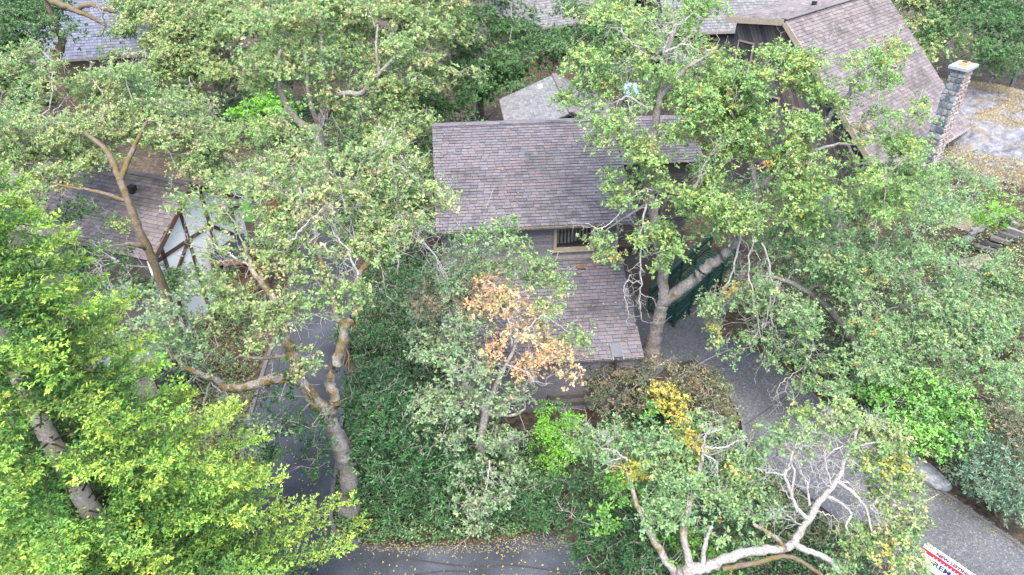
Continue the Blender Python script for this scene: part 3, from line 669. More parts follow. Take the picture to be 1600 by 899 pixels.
# hipped roof behind the main ridge
hz = 7.6
R0 = atz(866, 117, 7.0); PW, PD, PL = 3.2, 1.4, 6.2
Hp = R0; Hl = R0 - ux * PW - zz * PD; Hn = R0 - uy * PL; Hbl = Hl - uy * PL; Hr = R0 + ux * PW - zz * PD; Hbr = Hr - uy * PL
hip = empty('pavilion_house', (*(R0 - uy * 3)[:2], 0), 'low gabled wing with grey-green shingles rising behind the main house ridge', 'house')
def plane_from(parent, pts, mat, name, e=.17):
    """shingled polygon: pts[0]->pts[1] is the eave (counter-clockwise seen from outside)"""
    P = [np.array(p, float) for p in pts]; O = P[0]; u = nrm(P[1] - P[0]); n = None
    n = nrm(np.cross(P[1] - P[0], P[-1] - P[0])); v = np.cross(n, u); Q = [(np.dot(p - O, u), np.dot(p - O, v)) for p in P]
    L = max(q[1] for q in Q)
    def clip(b):
        xs = []
        for (a0, b0), (a1, b1) in zip(Q, Q[1:] + Q[:1]):
            if (b0 - b) * (b1 - b) < 0: xs.append(a0 + (a1 - a0) * (b - b0) / (b1 - b0))
        return (min(xs), max(xs)) if len(xs) > 1 else (0, 0)
    return roof_plane(parent, O, u, v, 1, L, mat, e, clip=clip, name=name, deckpoly=Q)
plane_from(hip, [Hl, Hbl, Hn, Hp], 'shingle_grey', 'roof')
plane_from(hip, [Hbr, Hr, Hp, Hn], 'shingle', 'roof')
q = MB(); q.bar(Hn + zz * .04, Hp + zz * .04, .3, .05); q.build('ridge_cap', 'shingle_warm', hip)
q = MB(); q.bar(Hbl - ux * .04 - zz * .05, Hl - ux * .04 - zz * .05, .05, .16); q.build('fascia', 'brown_timber', hip)
vz = (Hp * .7 + Hl * .3) - uy * 1.1; q = MB(); q.box(vz + zz * .1, ux, uy, zz, .26, .22, .2); q.build('roof_vent', 'white', hip)
q = MB(); a, b, c_, d_ = Hl + ux * .35 - uy * .3, Hbl + ux * .35, Hbr - ux * .35, Hr - ux * .35 - uy * .3
q.prism([v3(*p[:2], 0) for p in (a, b, c_, d_)], (0, 0, Hl[2] + .05)); q.build('wall', 'board_dark', hip)
q = MB(); q.prism([a * [1, 1, 0] + zz * Hl[2], d_ * [1, 1, 0] + zz * Hl[2], Hp - uy * .3 - zz * .15], -uy * .05); q.build('gable_wall', 'board_dark', hip)
# blue skylight box beyond it
sk = atY(986, 140, 41); o = empty('skylight', sk - zz * .5, 'small blue skylight dome showing behind bare oak twigs', 'skylight')
q = MB(); q.box(sk - zz * .2, ux, nrm(uy + zz * .5), nrm(zz - uy * .5), .9, 1.2, .25); q.build('curb', 'grey_metal', o)
M['bluepane'] = plain('blue_glazing', (.16, .24, .4), .2); q = MB(); q.box(sk - zz * .02 - uy * .05, ux, nrm(uy + zz * .5), nrm(zz - uy * .5), .8, 1.05, .06); q.build('pane', 'bluepane', o)
q = MB(); q.box((sk + [0, 0, 0]) * [1, 1, 0] + [0, 0, (sk[2] - .3) / 2], ux, uy, zz, .7, .9, sk[2] - .3); q.build('shaft', 'board_dark', o)

# ---------------- wooden planter box by the garage wall
pb = atz(886, 612, .75); pbx = empty('planter_box', (pb[0], pb[1], 0), 'mossy wooden planter box standing below the garage wall', 'planter')
for i in range(4):
    q = MB(); q.box((pb[0], pb[1], .1 + i * .2), ux, uy, zz, 1.55, .55, .19); q.build('plank', 'board_dark' if i % 2 else 'board', pbx)
for s in (-1, 1):
    q = MB(); c = pb + ux * .76 * s; q.box((c[0], c[1], .41), ux, uy, zz, .1, .62, .82); q.build('end_board', 'board_dark', pbx)
q = MB(); q.box((pb[0], pb[1], .78), ux, uy, zz, 1.42, .42, .04); q.build('soil', 'ground', pbx)

# ---------------- the right-hand house with its stone chimney
AZ = R(49); TS = R(42)
A = atz(1226, 31, 10.5); rd = v3(math.sin(AZ), math.cos(AZ), 0); od = v3(math.cos(AZ), -math.sin(AZ), 0)
dv = od * math.cos(TS) - zz * math.sin(TS); RLEN, SLEN = 11.2, 10.0
bh = empty('house', (*(A + rd * 5)[:2], float(hgt(*(A + rd * 5)[:2]))), 'steep-roofed house with pinkish brown shingles, tan bargeboards and dark plank gable', 'house')
fb = A + dv * SLEN
roof_plane(bh, fb, rd, -dv, RLEN, SLEN, 'shingle_warm', .2, (.3, .38, .45), n_ind=220, name='main_roof')
TS2 = R(8); dl = -od * math.cos(TS2) - zz * math.sin(TS2); LL2 = 3.6
roof_plane(bh, A + rd * RLEN + dl * LL2, -rd, -dl, RLEN, LL2, 'shingle_warm', .2, (.3, .38, .45), name='shed_roof')
q = MB(); q.bar(A - rd * .04 - zz * .14 + dv * .05, fb - rd * .04 - zz * .14, .06, .3, up=np.cross(dv, rd)); q.build('bargeboard', 'trim', bh)
q = MB(); q.bar(A - rd * .04 - zz * .15, A + dl * LL2 - rd * .04 - zz * .15, .06, .32); q.build('bargeboard', 'trim', bh)
q = MB(); q.bar(fb - zz * .06 + od * .03, fb + rd * RLEN - zz * .06 + od * .03, .06, .14); q.build('gutter', 'stone_warm', bh)
q = MB(); q.bar(A + zz * .03, A + rd * RLEN + zz * .03, .35, .04); q.build('ridge_cap', 'shingle_warm', bh)
gz0 = 0
q = MB(); a0 = A + rd * .6; gl = a0 + dl * (LL2 - .35); gr = a0 + dv * (SLEN - .6)
poly = [v3(gl[0], gl[1], gz0), v3(gr[0], gr[1], gz0), gr - zz * .15, a0 - zz * .18, gl - zz * .15]; q.prism(poly, rd * .2); gwall = q.build('gable_wall', 'board_dark', bh)
# diagonal planks on the gable
gv = nrm(gr * [1, 1, 0] - gl * [1, 1, 0]); gw_ = np.linalg.norm((gr - gl)[:2]); tA = np.dot((a0 - gl), gv)
def gtop(x):
    if x < tA: return (gl[2] - .15) + (a0[2] - .18 - gl[2] + .15) * x / tA
    return (a0[2] - .18) + (gr[2] - .15 - a0[2] + .18) * (x - tA) / (gw_ - tA)
for i in range(46):                                        # planks leaning to the right
    x0 = -3.5 + i * .24; sl = .75; pts_ = []
    zs = np.linspace(2.0, 10.6, 60); xs = x0 + (10.6 - zs) * sl * .8; ok = [(x, z) for x, z in zip(xs, zs) if 0.05 < x < gw_ - .05 and z < gtop(x) - .1]
    if len(ok) < 4: continue
    (xa, za), (xb, zb) = ok[0], ok[-1]; m = MB(); p = v3(gl[0], gl[1], 0)
    m.bar(p + gv * xa + zz * za - rd * .02, p + gv * xb + zz * zb - rd * .02, .185, .03 + random.uniform(0, .015), up=rd); m.build('plank', 'board_dark', gwall)
q = MB(); wl = MB()                                           # side walls
b0 = gr + rd * .2; b1 = gr + rd * (RLEN - .8)
q.prism([v3(b0[0], b0[1], 0) - od * .2, v3(b1[0], b1[1], 0) - od * .2, v3(b1[0], b1[1], gr[2] - .1) - od * .2, v3(b0[0], b0[1], gr[2] - .1) - od * .2], od * .15); q.build('side_wall', 'board_dark', bh)
b0 = gl + rd * .2; b1 = gl + rd * (RLEN - .8)
wl.prism([v3(b0[0], b0[1], 0), v3(b1[0], b1[1], 0), v3(b1[0], b1[1], gl[2] - .2), v3(b0[0], b0[1], gl[2] - .2)], od * .15); wl.build('side_wall', 'board_dark', bh)
gp = a0 - rd * .03; gx_ = nrm(gv)
def gablewin(xc, zc, w_, h_):
    p = v3(gl[0], gl[1], 0) + gv * xc - rd * .06 + zz * zc; q = MB(); q.box(p, gv, rd, zz, w_, .03, h_); wn = q.build('window', 'glass', bh)
    for s in (-1, 1):
        q = MB(); q.box(p + gv * s * (w_ / 2 + .04) - rd * .02, gv, rd, zz, .08, .08, h_ + .16); q.build('frame', 'trim', wn)
        q = MB(); q.box(p + zz * s * (h_ / 2 + .04) - rd * .02, gv, rd, zz, w_, .08, .08); q.build('frame', 'trim', wn)
gablewin(.9, 8.2, .9, 1.0); gablewin(5.2, 5.2, 1.2, 1.3); gablewin(3.0, 5.4, 1.2, 1.4)
vp = A + rd * 4.6 + dl * .9; q = MB(); q.box(vp + zz * .12, rd, od, zz, .22, .22, .22); q.build('roof_vent', 'dark', bh)

# stone chimney standing at the eave of the main roof
cb = fb + rd * 4.5 + od * .42; cz0 = float(hgt(cb[0], cb[1])) - .2
lo, hi = 5, 14
for _ in range(40):
    mid = (lo + hi) / 2
    if proj(v3(cb[0], cb[1], mid))[1] > 106: lo = mid
    else: hi = mid
cz1 = lo; cw, cd = 1.15, .75
ch = empty('chimney', (cb[0], cb[1], cz0), 'tall chimney of fieldstones, coloured blue-grey for shade and buff for light, with a cement cap and clay flue', 'chimney')
q = MB(); q.box((cb[0], cb[1], (cz0 + cz1) / 2), rd, od, zz, cw - .1, cd - .1, cz1 - cz0); q.build('core', 'mortar', ch)
stn = []
def stones(face_o, fu, fn, wid, mat, rowh):
    z = cz0
    while z < cz1 - .05:
        h = min(random.uniform(*rowh), cz1 - z); x = -wid / 2
        while x < wid / 2 - .03:
            w_ = min(random.uniform(.14, .5), wid / 2 - x)
            if wid / 2 - x - w_ < .1: w_ = wid / 2 - x
            k = random.choice((5, 6, 6, 7)); cx, cz = x + w_ / 2, z + h / 2; P = []
            for i in range(k):
                an = 2 * math.pi * (i + random.uniform(-.25, .25)) / k + .5; sq = 1 / max(abs(math.cos(an)), abs(math.sin(an))) ** .8
                P.append((max(-.5, min(.5, .47 * sq * math.cos(an) * random.uniform(.88, 1.05))) * w_, max(-.5, min(.5, .47 * sq * math.sin(an) * random.uniform(.85, 1.05))) * h))
            d1 = random.uniform(.03, .075); b = [face_o + fu * (cx + a) + zz * (cz + c_) - fn * .03 for a, c_ in P]; t_ = [face_o + fu * (cx + a * .84) + zz * (cz + c_ * .84) + fn * d1 for a, c_ in P]
            V = b + t_; F = [[k + i for i in range(k)]] + [[i, (i + 1) % k, k + (i + 1) % k, k + i] for i in range(k)]
            me = mesh_py('stone', V, F); link('stone', me, mat, ch); x += w_
        z += h
o2 = v3(cb[0], cb[1], 0)
stones(o2 - rd * (cw / 2 - .05), od, -rd, cd, 'stone', (.2, .42)); stones(o2 + od * (cd / 2 - .05), rd, od, cw, 'stone_warm', (.14, .3))  # shade and light put into colour: blue-grey left face, buff right face
stones(o2 - od * (cd / 2 - .05), -rd, -od, cw, 'stone', (.2, .42))  # far left side in the painted shade tone too
q = MB(); q.box((cb[0], cb[1], cz1 + .06), rd, od, zz, cw + .22, cd + .22, .14); q.build('cap', 'cement', ch)
q = MB(); q.box((cb[0], cb[1], cz1 + .2), rd, od, zz, .46, .36, .16); fl = q.build('flue', 'clay', ch)
q = MB(); q.box((cb[0], cb[1], cz1 + .285), rd, od, zz, .34, .25, .01); q.build('flue_opening', 'dark', fl)

# ---------------- the half-timbered house on the left
tr_ = empty('tudor_house', (*atz(200, 400, 0)[:2], 0), 'half-timbered house with white stucco gable, brown timbers and purple-grey shingles', 'house')
Ap = atz(297, 288, 6.5); AZ2 = R(-70); r2 = v3(math.sin(AZ2), math.cos(AZ2), 0); o2d = v3(-math.cos(AZ2), math.sin(AZ2), 0)  # o2d: towards the lower left
tl = R(34); dlf = o2d * math.cos(tl) - zz * math.sin(tl); drt = -o2d * math.cos(tl) - zz * math.sin(tl); TLn, TRl = 3.75, 11.0
fbl = Ap + dlf * TLn
roof_plane(tr_, fbl + r2 * TRl, -r2, -dlf, TRl, TLn, 'shingle_warm', .18, n_ind=150, name='roof')
fbr = Ap + drt * TLn
roof_plane(tr_, fbr, r2, -drt, TRl, TLn, 'shingle', .18, name='roof')
q = MB(); g_ = Ap + r2 * .3; gl2 = g_ + dlf * (TLn - .25); gr2 = g_ + drt * (TLn - .25)
q.prism([v3(gl2[0], gl2[1], 0), v3(gr2[0], gr2[1], 0), gr2 - zz * .1, g_ - zz * .12, gl2 - zz * .1], r2 * .2); gs = q.build('gable_wall', 'stucco', tr_)
if True:
    hv = nrm((gr2 - gl2) * [1, 1, 0]); hw = np.linalg.norm((gr2 - gl2)[:2])
    def tb(xa, za, xb, zb, w_=.16):
        p = v3(gl2[0], gl2[1], 0) - r2 * .035; m = MB(); m.bar(p + hv * xa + zz * za, p + hv * xb + zz * zb, w_, .07, up=r2); m.build('timber', 'brown_timber', gs)
    zt = gl2[2]
    for fx in (.12, .38, .62, .88):
        x = hw * fx; top = zt + (Ap[2] - zt) * (1 - abs(fx - .5) * 2) - .15; tb(x, .3, x, top)
    tb(.1, zt - .5, hw - .1, zt - .5); tb(hw * .12, zt - 1.9, hw * .38, zt - .5); tb(hw * .88, zt - 1.9, hw * .62, zt - .5)
    for d_, a_ in ((dlf, 1), (drt, 1)):
        m = MB(); m.bar(Ap - r2 * .05 - zz * .1, Ap + d_ * TLn - r2 * .05 - zz * .1, .06, .24, up=np.cross(d_, r2)); m.build('bargeboard', 'brown_timber', tr_)
q = MB(); b0 = gl2 + r2 * .2; b1 = gl2 + r2 * 10.5; q.prism([v3(b0[0], b0[1], 0), v3(b1[0], b1[1], 0), v3(b1[0], b1[1], b0[2] - .1), v3(b0[0], b0[1], b0[2] - .1)], -o2d * .2); q.build('side_wall', 'board_dark', tr_)
q = MB(); vq = Ap + r2 * 2.6 + dlf * .9; q.box(vq + zz * .16, r2, o2d, zz, .3, .3, .3); q.build('roof_vent', 'dark', tr_)
q = MB(); b0 = gr2 + r2 * .2; b1 = gr2 + r2 * 10.5; q.prism([v3(b0[0], b0[1], 0), v3(b1[0], b1[1], 0), v3(b1[0], b1[1], b0[2] - .1), v3(b0[0], b0[1], b0[2] - .1)], o2d * .2); q.build('side_wall', 'stucco', tr_)
q = MB(); q.bar(Ap + zz * .03, Ap + r2 * TRl + zz * .03, .28, .05); q.build('ridge_cap', 'shingle', tr_)
# lean-to with flat grey roof in front of the gable, and its white-framed bay
lt = empty('carport', (*atz(352, 405, 0)[:2], 0), 'small carport with flat dark grey roof beside the half-timbered gable', 'carport')
q = MB(); P = [atz(330, 372, 2.6), atz(330, 412, 2.6), atz(392, 410, 2.6), atz(385, 368, 2.6)]; q.prism(P, (0, 0, .1)); q.build('roof', 'asphalt', lt)
for p in P: q = MB(); q.bar((p[0] * .985 + P[0][0] * 0, p[1], 0) if False else v3(*(p * .96 + sum(P) / 4 * .04)[:2], -.05), v3(*(p * .96 + sum(P) / 4 * .04)[:2], 2.62), .12, .12); q.build('post', 'brown_timber', lt)
q = MB(); q.bar(P[1] + zz * .02 - v3(0, .04, 0), P[2] + zz * .02 - v3(0, .04, 0), .05, .2); q.build('fascia', 'cedar', lt)
by = atz(318, 388, 2.0); bay = empty('bay_window', (by[0], by[1], 0), 'white painted bay window between the stucco gable and the carport', 'window')
for i, an in enumerate((-45, 0, 45)):
    aa = R(an - 15); d_ = v3(math.sin(-aa) * -1, -math.cos(aa), 0); s_ = v3(-d_[1], d_[0], 0); c = v3(by[0], by[1], 1.5) + d_ * .55
    q = MB(); q.box(c, s_, d_, zz, .62, .05, 2.4); pn = q.build('panel', 'white', bay)
    q = MB(); q.box(c + zz * .35 + d_ * .03, s_, d_, zz, .4, .02, 1.1); q.build('pane', 'glass', pn)
q = MB(); q.prism([v3(by[0] + .8 * math.cos(t), by[1] - .8 * math.sin(t), 2.7) for t in np.linspace(.1, 3.0, 6)][::-1], (0, 0, .15)); q.build('roof', 'white', bay)

# ---------------- houses at the back
def back_house(label, c, az, W_, D_, ez, rz, mat, wallmat, hips=False, name='house', e=.25):
    c = np.array(c, float); z0 = float(hgt(c[0], c[1])); u = v3(math.cos(az), math.sin(az), 0); v = v3(-math.sin(az), math.cos(az), 0)
    h = empty(name, (c[0], c[1], z0), label, 'house'); hip_ = D_ / 2 if hips else 0
    c0 = v3(c[0], c[1], ez); A_, B_, C_, D__ = c0 - u * W_ / 2 - v * D_ / 2, c0 + u * W_ / 2 - v * D_ / 2, c0 + u * W_ / 2 + v * D_ / 2, c0 - u * W_ / 2 + v * D_ / 2
    r0 = v3(c[0], c[1], rz) - u * (W_ / 2 - hip_); r1 = v3(c[0], c[1], rz) + u * (W_ / 2 - hip_)
    plane_from(h, [A_, B_, r1, r0], mat, 'roof', e); plane_from(h, [C_, D__, r0, r1], mat, 'roof', e)
    if hips: plane_from(h, [B_, C_, r1], mat, 'roof', e); plane_from(h, [D__, A_, r0], mat, 'roof', e)
    q = MB(); i = .4; q.prism([v3(*(c0 + u * s * (W_ / 2 - i) + v * t * (D_ / 2 - i))[:2], z0 - .3) for s, t in ((-1, -1), (1, -1), (1, 1), (-1, 1))], (0, 0, ez - z0 + .25)); q.build('wall', wallmat, h)
    if not hips:
        for s, rr_ in ((-1, r0), (1, r1)):
            q = MB(); p = c0 + u * s * (W_ / 2 - .45); q.prism([p - v * (D_ / 2 - .4), p + v * (D_ / 2 - .4), v3(p[0], p[1], rz - .2)], u * .04); q.build('gable_wall', wallmat, h)
    q = MB(); q.bar(r0 + zz * .03, r1 + zz * .03, .3, .05); q.build('ridge_cap', mat, h)
    q = MB(); q.bar(A_ - v * .04 - zz * .08, B_ - v * .04 - zz * .08, .05, .2); q.build('fascia', 'trim_grey', h)
    for k_ in range(3):
        q = MB(); p = c0 - v * (D_ / 2 - i + .03) + u * W_ * (k_ - 1) * .27; p[2] = (z0 + ez) / 2 + .3; q.box(p, u, v, zz, 1.1, .05, 1.1); wn = q.build('window', 'glass', h)
        q = MB(); q.box(p - zz * .6 - v * .03, u, v, zz, 1.3, .12, .08); q.build('sill', 'white', wn)
    return h
back_house('blue-grey shingled house showing through mossy oak limbs', atY(140, 45, 58) * [1, 1, 0], R(14), 13, 9.5, 4.2, 8.3, 'shingle_blue', 'board_dark', True)
back_house('hip-roofed house with purple-grey and rosy shingles behind the pavilion roof', atY(868, 18, 68) * [1, 1, 0], R(28), 11, 9, 4.2, 8.2, 'shingle_grey', 'board_dark', True)
back_house('long grey-roofed house behind the steep plank-gabled house', atY(1150, 15, 62) * [1, 1, 0], R(8), 15, 9, 5.2, 9.2, 'shingle_grey', 'board_dark')
# ================================================================ TREES AND SHRUBS
OG = 'oaks round the houses'
def gb(px, py): return gnd(px, py)
def xy(p, z=None): return v3(p[0], p[1], float(hgt(p[0], p[1])) - .05)
# --- oak beside the lane, trunk in full view
plant('oak_tree', 'oak with lichen-grey forked trunk and mossy limbs standing on the verge of the lane', 'tree', xy(gb(548, 798)),
  trunk=[(548, 798, 15.6), (545, 745, 15.6), (532, 700, 15.5), (514, 652, 15.4)], tr=.34,
  limbs=[([(514, 654, 15.4), (492, 624, 15.4), (468, 592, 15.4), (461, 562, 15.5), (449, 535, 15.6), (440, 505, 15.8), (425, 460, 16.2), (395, 420, 16.6), (380, 380, 17)], .24, .06, 'bark_moss'),
         ([(468, 590, 15.4), (432, 592, 15.3), (395, 603, 15.2), (362, 608, 15.2), (340, 597, 15.3), (322, 588, 15.4), (290, 575, 15.8), (255, 540, 16.2)], .18, .05, 'bark_moss'),
         ([(461, 565, 15.5), (435, 558, 15.6), (402, 561, 15.7), (375, 556, 15.8)], .08, .04, 'bark_moss'),
         ([(516, 652, 15.4), (524, 622, 15.4), (514, 598, 15.5), (528, 562, 15.6), (538, 512, 15.8), (524, 492, 15.9), (521, 468, 16.1), (508, 436, 16.4), (500, 400, 16.8), (490, 350, 17.4)], .18, .06, 'bark_moss'),
         ([(538, 512, 15.8), (556, 492, 15.9), (562, 468, 16.1), (558, 440, 16.4), (575, 410, 16.8), (600, 370, 17.3), (640, 340, 18)], .15, .05, 'bark_moss'),
         ([(562, 772, 16.0), (556, 735, 16.0), (545, 700, 15.9), (532, 675, 15.7)], .12, .1, 'bark_moss', False),
         ([(640, 345, 18), (662, 330, 18.3), (690, 320, 18.6)], .05, .02), ([(490, 352, 17.4), (470, 300, 18.2), (455, 260, 18.8)], .06, .02)],
  blobs=[(310, 480, 16.2, 1.1), (345, 462, 16.2, .7), (400, 335, 17.9, .9), (460, 320, 18.2, 1.1), (515, 300, 18.6, 1.0), (405, 485, 16, .8), (435, 440, 16.3, .85), (425, 395, 17, .8), (475, 430, 16.3, .5),
         (560, 335, 18, .7, None, .8), (600, 310, 18.6, .9, None, .85), (650, 290, 18.8, .9), (690, 300, 18.6, .8), (705, 330, 18.4, .6), (640, 350, 18, .7), (560, 260, 19.4, .9), (610, 250, 19.6, .9),
         (318, 322, 18.6, .75), (348, 385, 17.3, .4), (290, 318, 19, .4), (335, 350, 18, .6), (250, 475, 16.8, .95, 'oakgrey'), (190, 490, 17.2, .95, 'oakgrey'), (230, 525, 16.6, .95, 'oakgrey', .75), (310, 535, 15.9, .9, 'oakgrey', .7), (365, 520, 15.8, .85), (420, 520, 15.6, .7),
         (440, 620, 14.9, .7, 'laurel', .5), (455, 690, 14.6, .75, 'laurel', .5), (420, 665, 14.7, .6, 'oakgrey', .4), (480, 655, 14.9, .6, 'laurel', .4), (380, 660, 14.9, .55, 'oakyel', .45), (350, 640, 15, .45, 'oakyel', .4), (500, 720, 14.9, .5, 'laurel', .35),
         (470, 570, 15.2, .35, 'oakyel', .7), (480, 385, 17, .45, None, .8), (520, 350, 17.6, .5, None, .8), (445, 360, 17.6, .7), (570, 385, 17, .45, None, .8), (610, 365, 17.4, .5, None, .8), (545, 320, 18, .7), (590, 400, 16.8, .4), (495, 320, 18, .8), (655, 325, 18.3, .8), (505, 465, 16, .35), (560, 455, 16.2, .4), (440, 480, 15.8, .6), (740, 375, 18.4, .6, 'oak', .8), (790, 370, 18.6, .5, 'oak', .7), (560, 400, 17, .55, 'oakyel', .8), (450, 260, 19.2, .9), (400, 280, 19, .9), (545, 480, 16, .3)],
  pal='oakyel', dens=10.5, bark='bark', dead=[([(330, 590, 15.4), (318, 640, 15.1), (345, 670, 14.9), (385, 690, 14.8)], .035, .9), ([(345, 598, 15.3), (360, 650, 15), (400, 680, 14.8)], .03, .8),
        ([(640, 345, 18), (650, 365, 17.8), (680, 400, 17.6), (690, 420, 17.5)], .04, .9), ([(600, 370, 17.3), (640, 350, 17.5), (680, 355, 17.6)], .03, .9), ([(500, 400, 16.8), (480, 385, 16.9), (500, 365, 17)], .035, .8),
        ([(500, 380, 17), (540, 410, 16.8), (570, 450, 16.6)], .03, .8), ([(440, 510, 15.8), (470, 500, 15.6), (500, 490, 15.5)], .03, .6), ([(300, 575, 15.8), (330, 600, 15.3), (360, 620, 15)], .03, .8), ([(440, 400, 16.9), (470, 360, 17), (500, 330, 17.4)], .04, .9), ([(400, 420, 16.6), (360, 400, 16.8), (330, 380, 17)], .04, .9), ([(560, 430, 16.4), (540, 390, 16.6), (520, 360, 17)], .04, .9)], deadtw=.5, group=OG)
# --- oak in front of the half-timbered house
plant('oak_tree', 'oak whose orange-mossed bare trunk crosses the half-timbered house roof', 'tree', xy(gb(292, 564)),
  trunk=[(292, 564, 23.5), (262, 470, 23.5), (238, 405, 23.4), (216, 357, 23.5), (206, 330, 23.7), (193, 296, 24), (186, 278, 24.3)], tr=.19, bark='bark_ochre',
  limbs=[([(234, 392, 23.4), (216, 384, 23.1), (196, 382, 22.9)], .11, .07, 'bark_ochre'), ([(187, 282, 24.2), (165, 235, 25), (120, 200, 26)], .14, .06), ([(188, 282, 24.2), (205, 240, 25.2), (230, 190, 26.4)], .13, .05), ([(200, 318, 23.8), (150, 300, 23.8), (90, 290, 24)], .09, .04)],
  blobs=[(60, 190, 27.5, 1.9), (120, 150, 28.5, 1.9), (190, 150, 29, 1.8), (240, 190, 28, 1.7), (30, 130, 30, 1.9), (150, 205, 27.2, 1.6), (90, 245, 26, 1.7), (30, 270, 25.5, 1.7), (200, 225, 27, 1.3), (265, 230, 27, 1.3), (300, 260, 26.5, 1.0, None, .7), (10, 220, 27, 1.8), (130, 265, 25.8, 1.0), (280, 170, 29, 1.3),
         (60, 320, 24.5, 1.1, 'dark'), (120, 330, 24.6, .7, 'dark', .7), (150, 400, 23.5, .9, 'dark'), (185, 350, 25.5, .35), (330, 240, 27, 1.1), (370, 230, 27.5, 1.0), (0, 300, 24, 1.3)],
  pal='oakyel', deadtw=.3, group=OG, dead=[([(75, 205, 27), (60, 215, 26.6), (30, 200, 26.6)], .04, 1), ([(85, 215, 26.8), (75, 190, 26.8), (95, 165, 27)], .04, 1), ([(200, 420, 23.5), (175, 405, 23.5), (165, 420, 23.4), (150, 410, 23.3)], .06, .9)])
plant('oak_tree', 'oak of pale dry leaves between half-timbered house and lane head', 'tree', xy(gb(408, 395)), trunk=[(408, 395, 31), (404, 350, 30.5), (398, 310, 30)], tr=.24,
  limbs=[([(398, 312, 30), (370, 270, 29), (340, 240, 28)], .13, .05), ([(398, 312, 30), (430, 270, 29.5), (460, 240, 29)], .13, .05)],
  blobs=[(330, 225, 28, 1.2), (375, 225, 28.5, 1.2), (420, 235, 29, 1.2), (460, 235, 29, 1.1), (345, 265, 27, .9), (400, 265, 27.5, .8), (450, 275, 28, .9), (310, 250, 27, .8), (490, 255, 29, .8), (300, 205, 29, 1.0), (430, 205, 30, 1.0)],
  pal='oakyel', group=OG, deadtw=.35, dead=[([(385, 300, 27), (370, 285, 26.6), (390, 270, 26.6)], .05, .9), ([(360, 300, 27), (380, 310, 26.5), (395, 320, 26.4)], .04, .9)])
# --- far-left oaks
plant('oak_tree', 'oak with thick mossy limbs in front of the blue-grey roof', 'tree', xy(gb(72, 165)), trunk=[(72, 165, 47), (76, 118, 46), (92, 82, 46), (98, 62, 46)], tr=.36, bark='bark_brown',
  limbs=[([(98, 62, 46), (70, 0, 46), (60, -25, 46)], .2, .1, 'bark_brown'), ([(70, -5, 46), (100, 10, 45.5), (130, 22, 45), (165, 40, 45)], .24, .12, 'bark_brown'), ([(115, 18, 45.2), (140, 8, 45), (160, 14, 45), (180, 20, 45)], .17, .1, 'bark_brown')],
  blobs=[(15, 50, 46, 2.6), (20, 110, 44, 2.4), (55, 85, 45, 1.5), (30, 0, 48, 2.6), (95, 45, 45.5, 1.2, None, .7), (75, 150, 43, 2.0), (-20, 150, 42, 2.4)], pal='dark', rc=.7, leaf=(.19, .12), ntuft=10, dens=9, group=OG,
  dead=[([(165, 45, 45), (160, 20, 44.5), (165, 0, 44.5)], .06, 1.2), ([(160, 55, 45), (163, 40, 44.6), (158, 20, 44.6)], .05, 1)])
plant('oak_tree', 'oak with straight grey bole standing before a bright green shrub', 'tree', xy(gb(332, 200)), trunk=[(332, 200, 50), (337, 165, 50), (343, 130, 50), (345, 95, 50)], tr=.38,
  limbs=[([(345, 100, 50), (375, 60, 50), (400, 30, 50)], .2, .08), ([(345, 95, 50), (320, 60, 50.5), (290, 35, 51)], .2, .08), ([(345, 95, 50), (350, 50, 50.5), (355, 5, 51)], .2, .08)],
  blobs=[(330, 80, 50, 2.5), (280, 60, 51.5, 2.4), (380, 70, 49.5, 2.4), (355, 25, 52, 2.8), (300, 20, 53, 2.8), (245, 40, 53, 2.4), (240, 95, 49, 2.2), (285, 110, 48.5, 1.9), (405, 30, 52, 2.5), (345, 115, 49, 1.6), (225, 5, 56, 2.6), (260, 130, 46, 1.8)],
  pal='oakyel', rc=.65, leaf=(.18, .12), dens=10, group=OG, deadtw=.25, dead=[([(300, 130, 47), (310, 155, 46.5), (315, 170, 46.3)], .04, 1.2), ([(296, 120, 47), (305, 160, 46.5), (300, 175, 46)], .04, 1.2)])
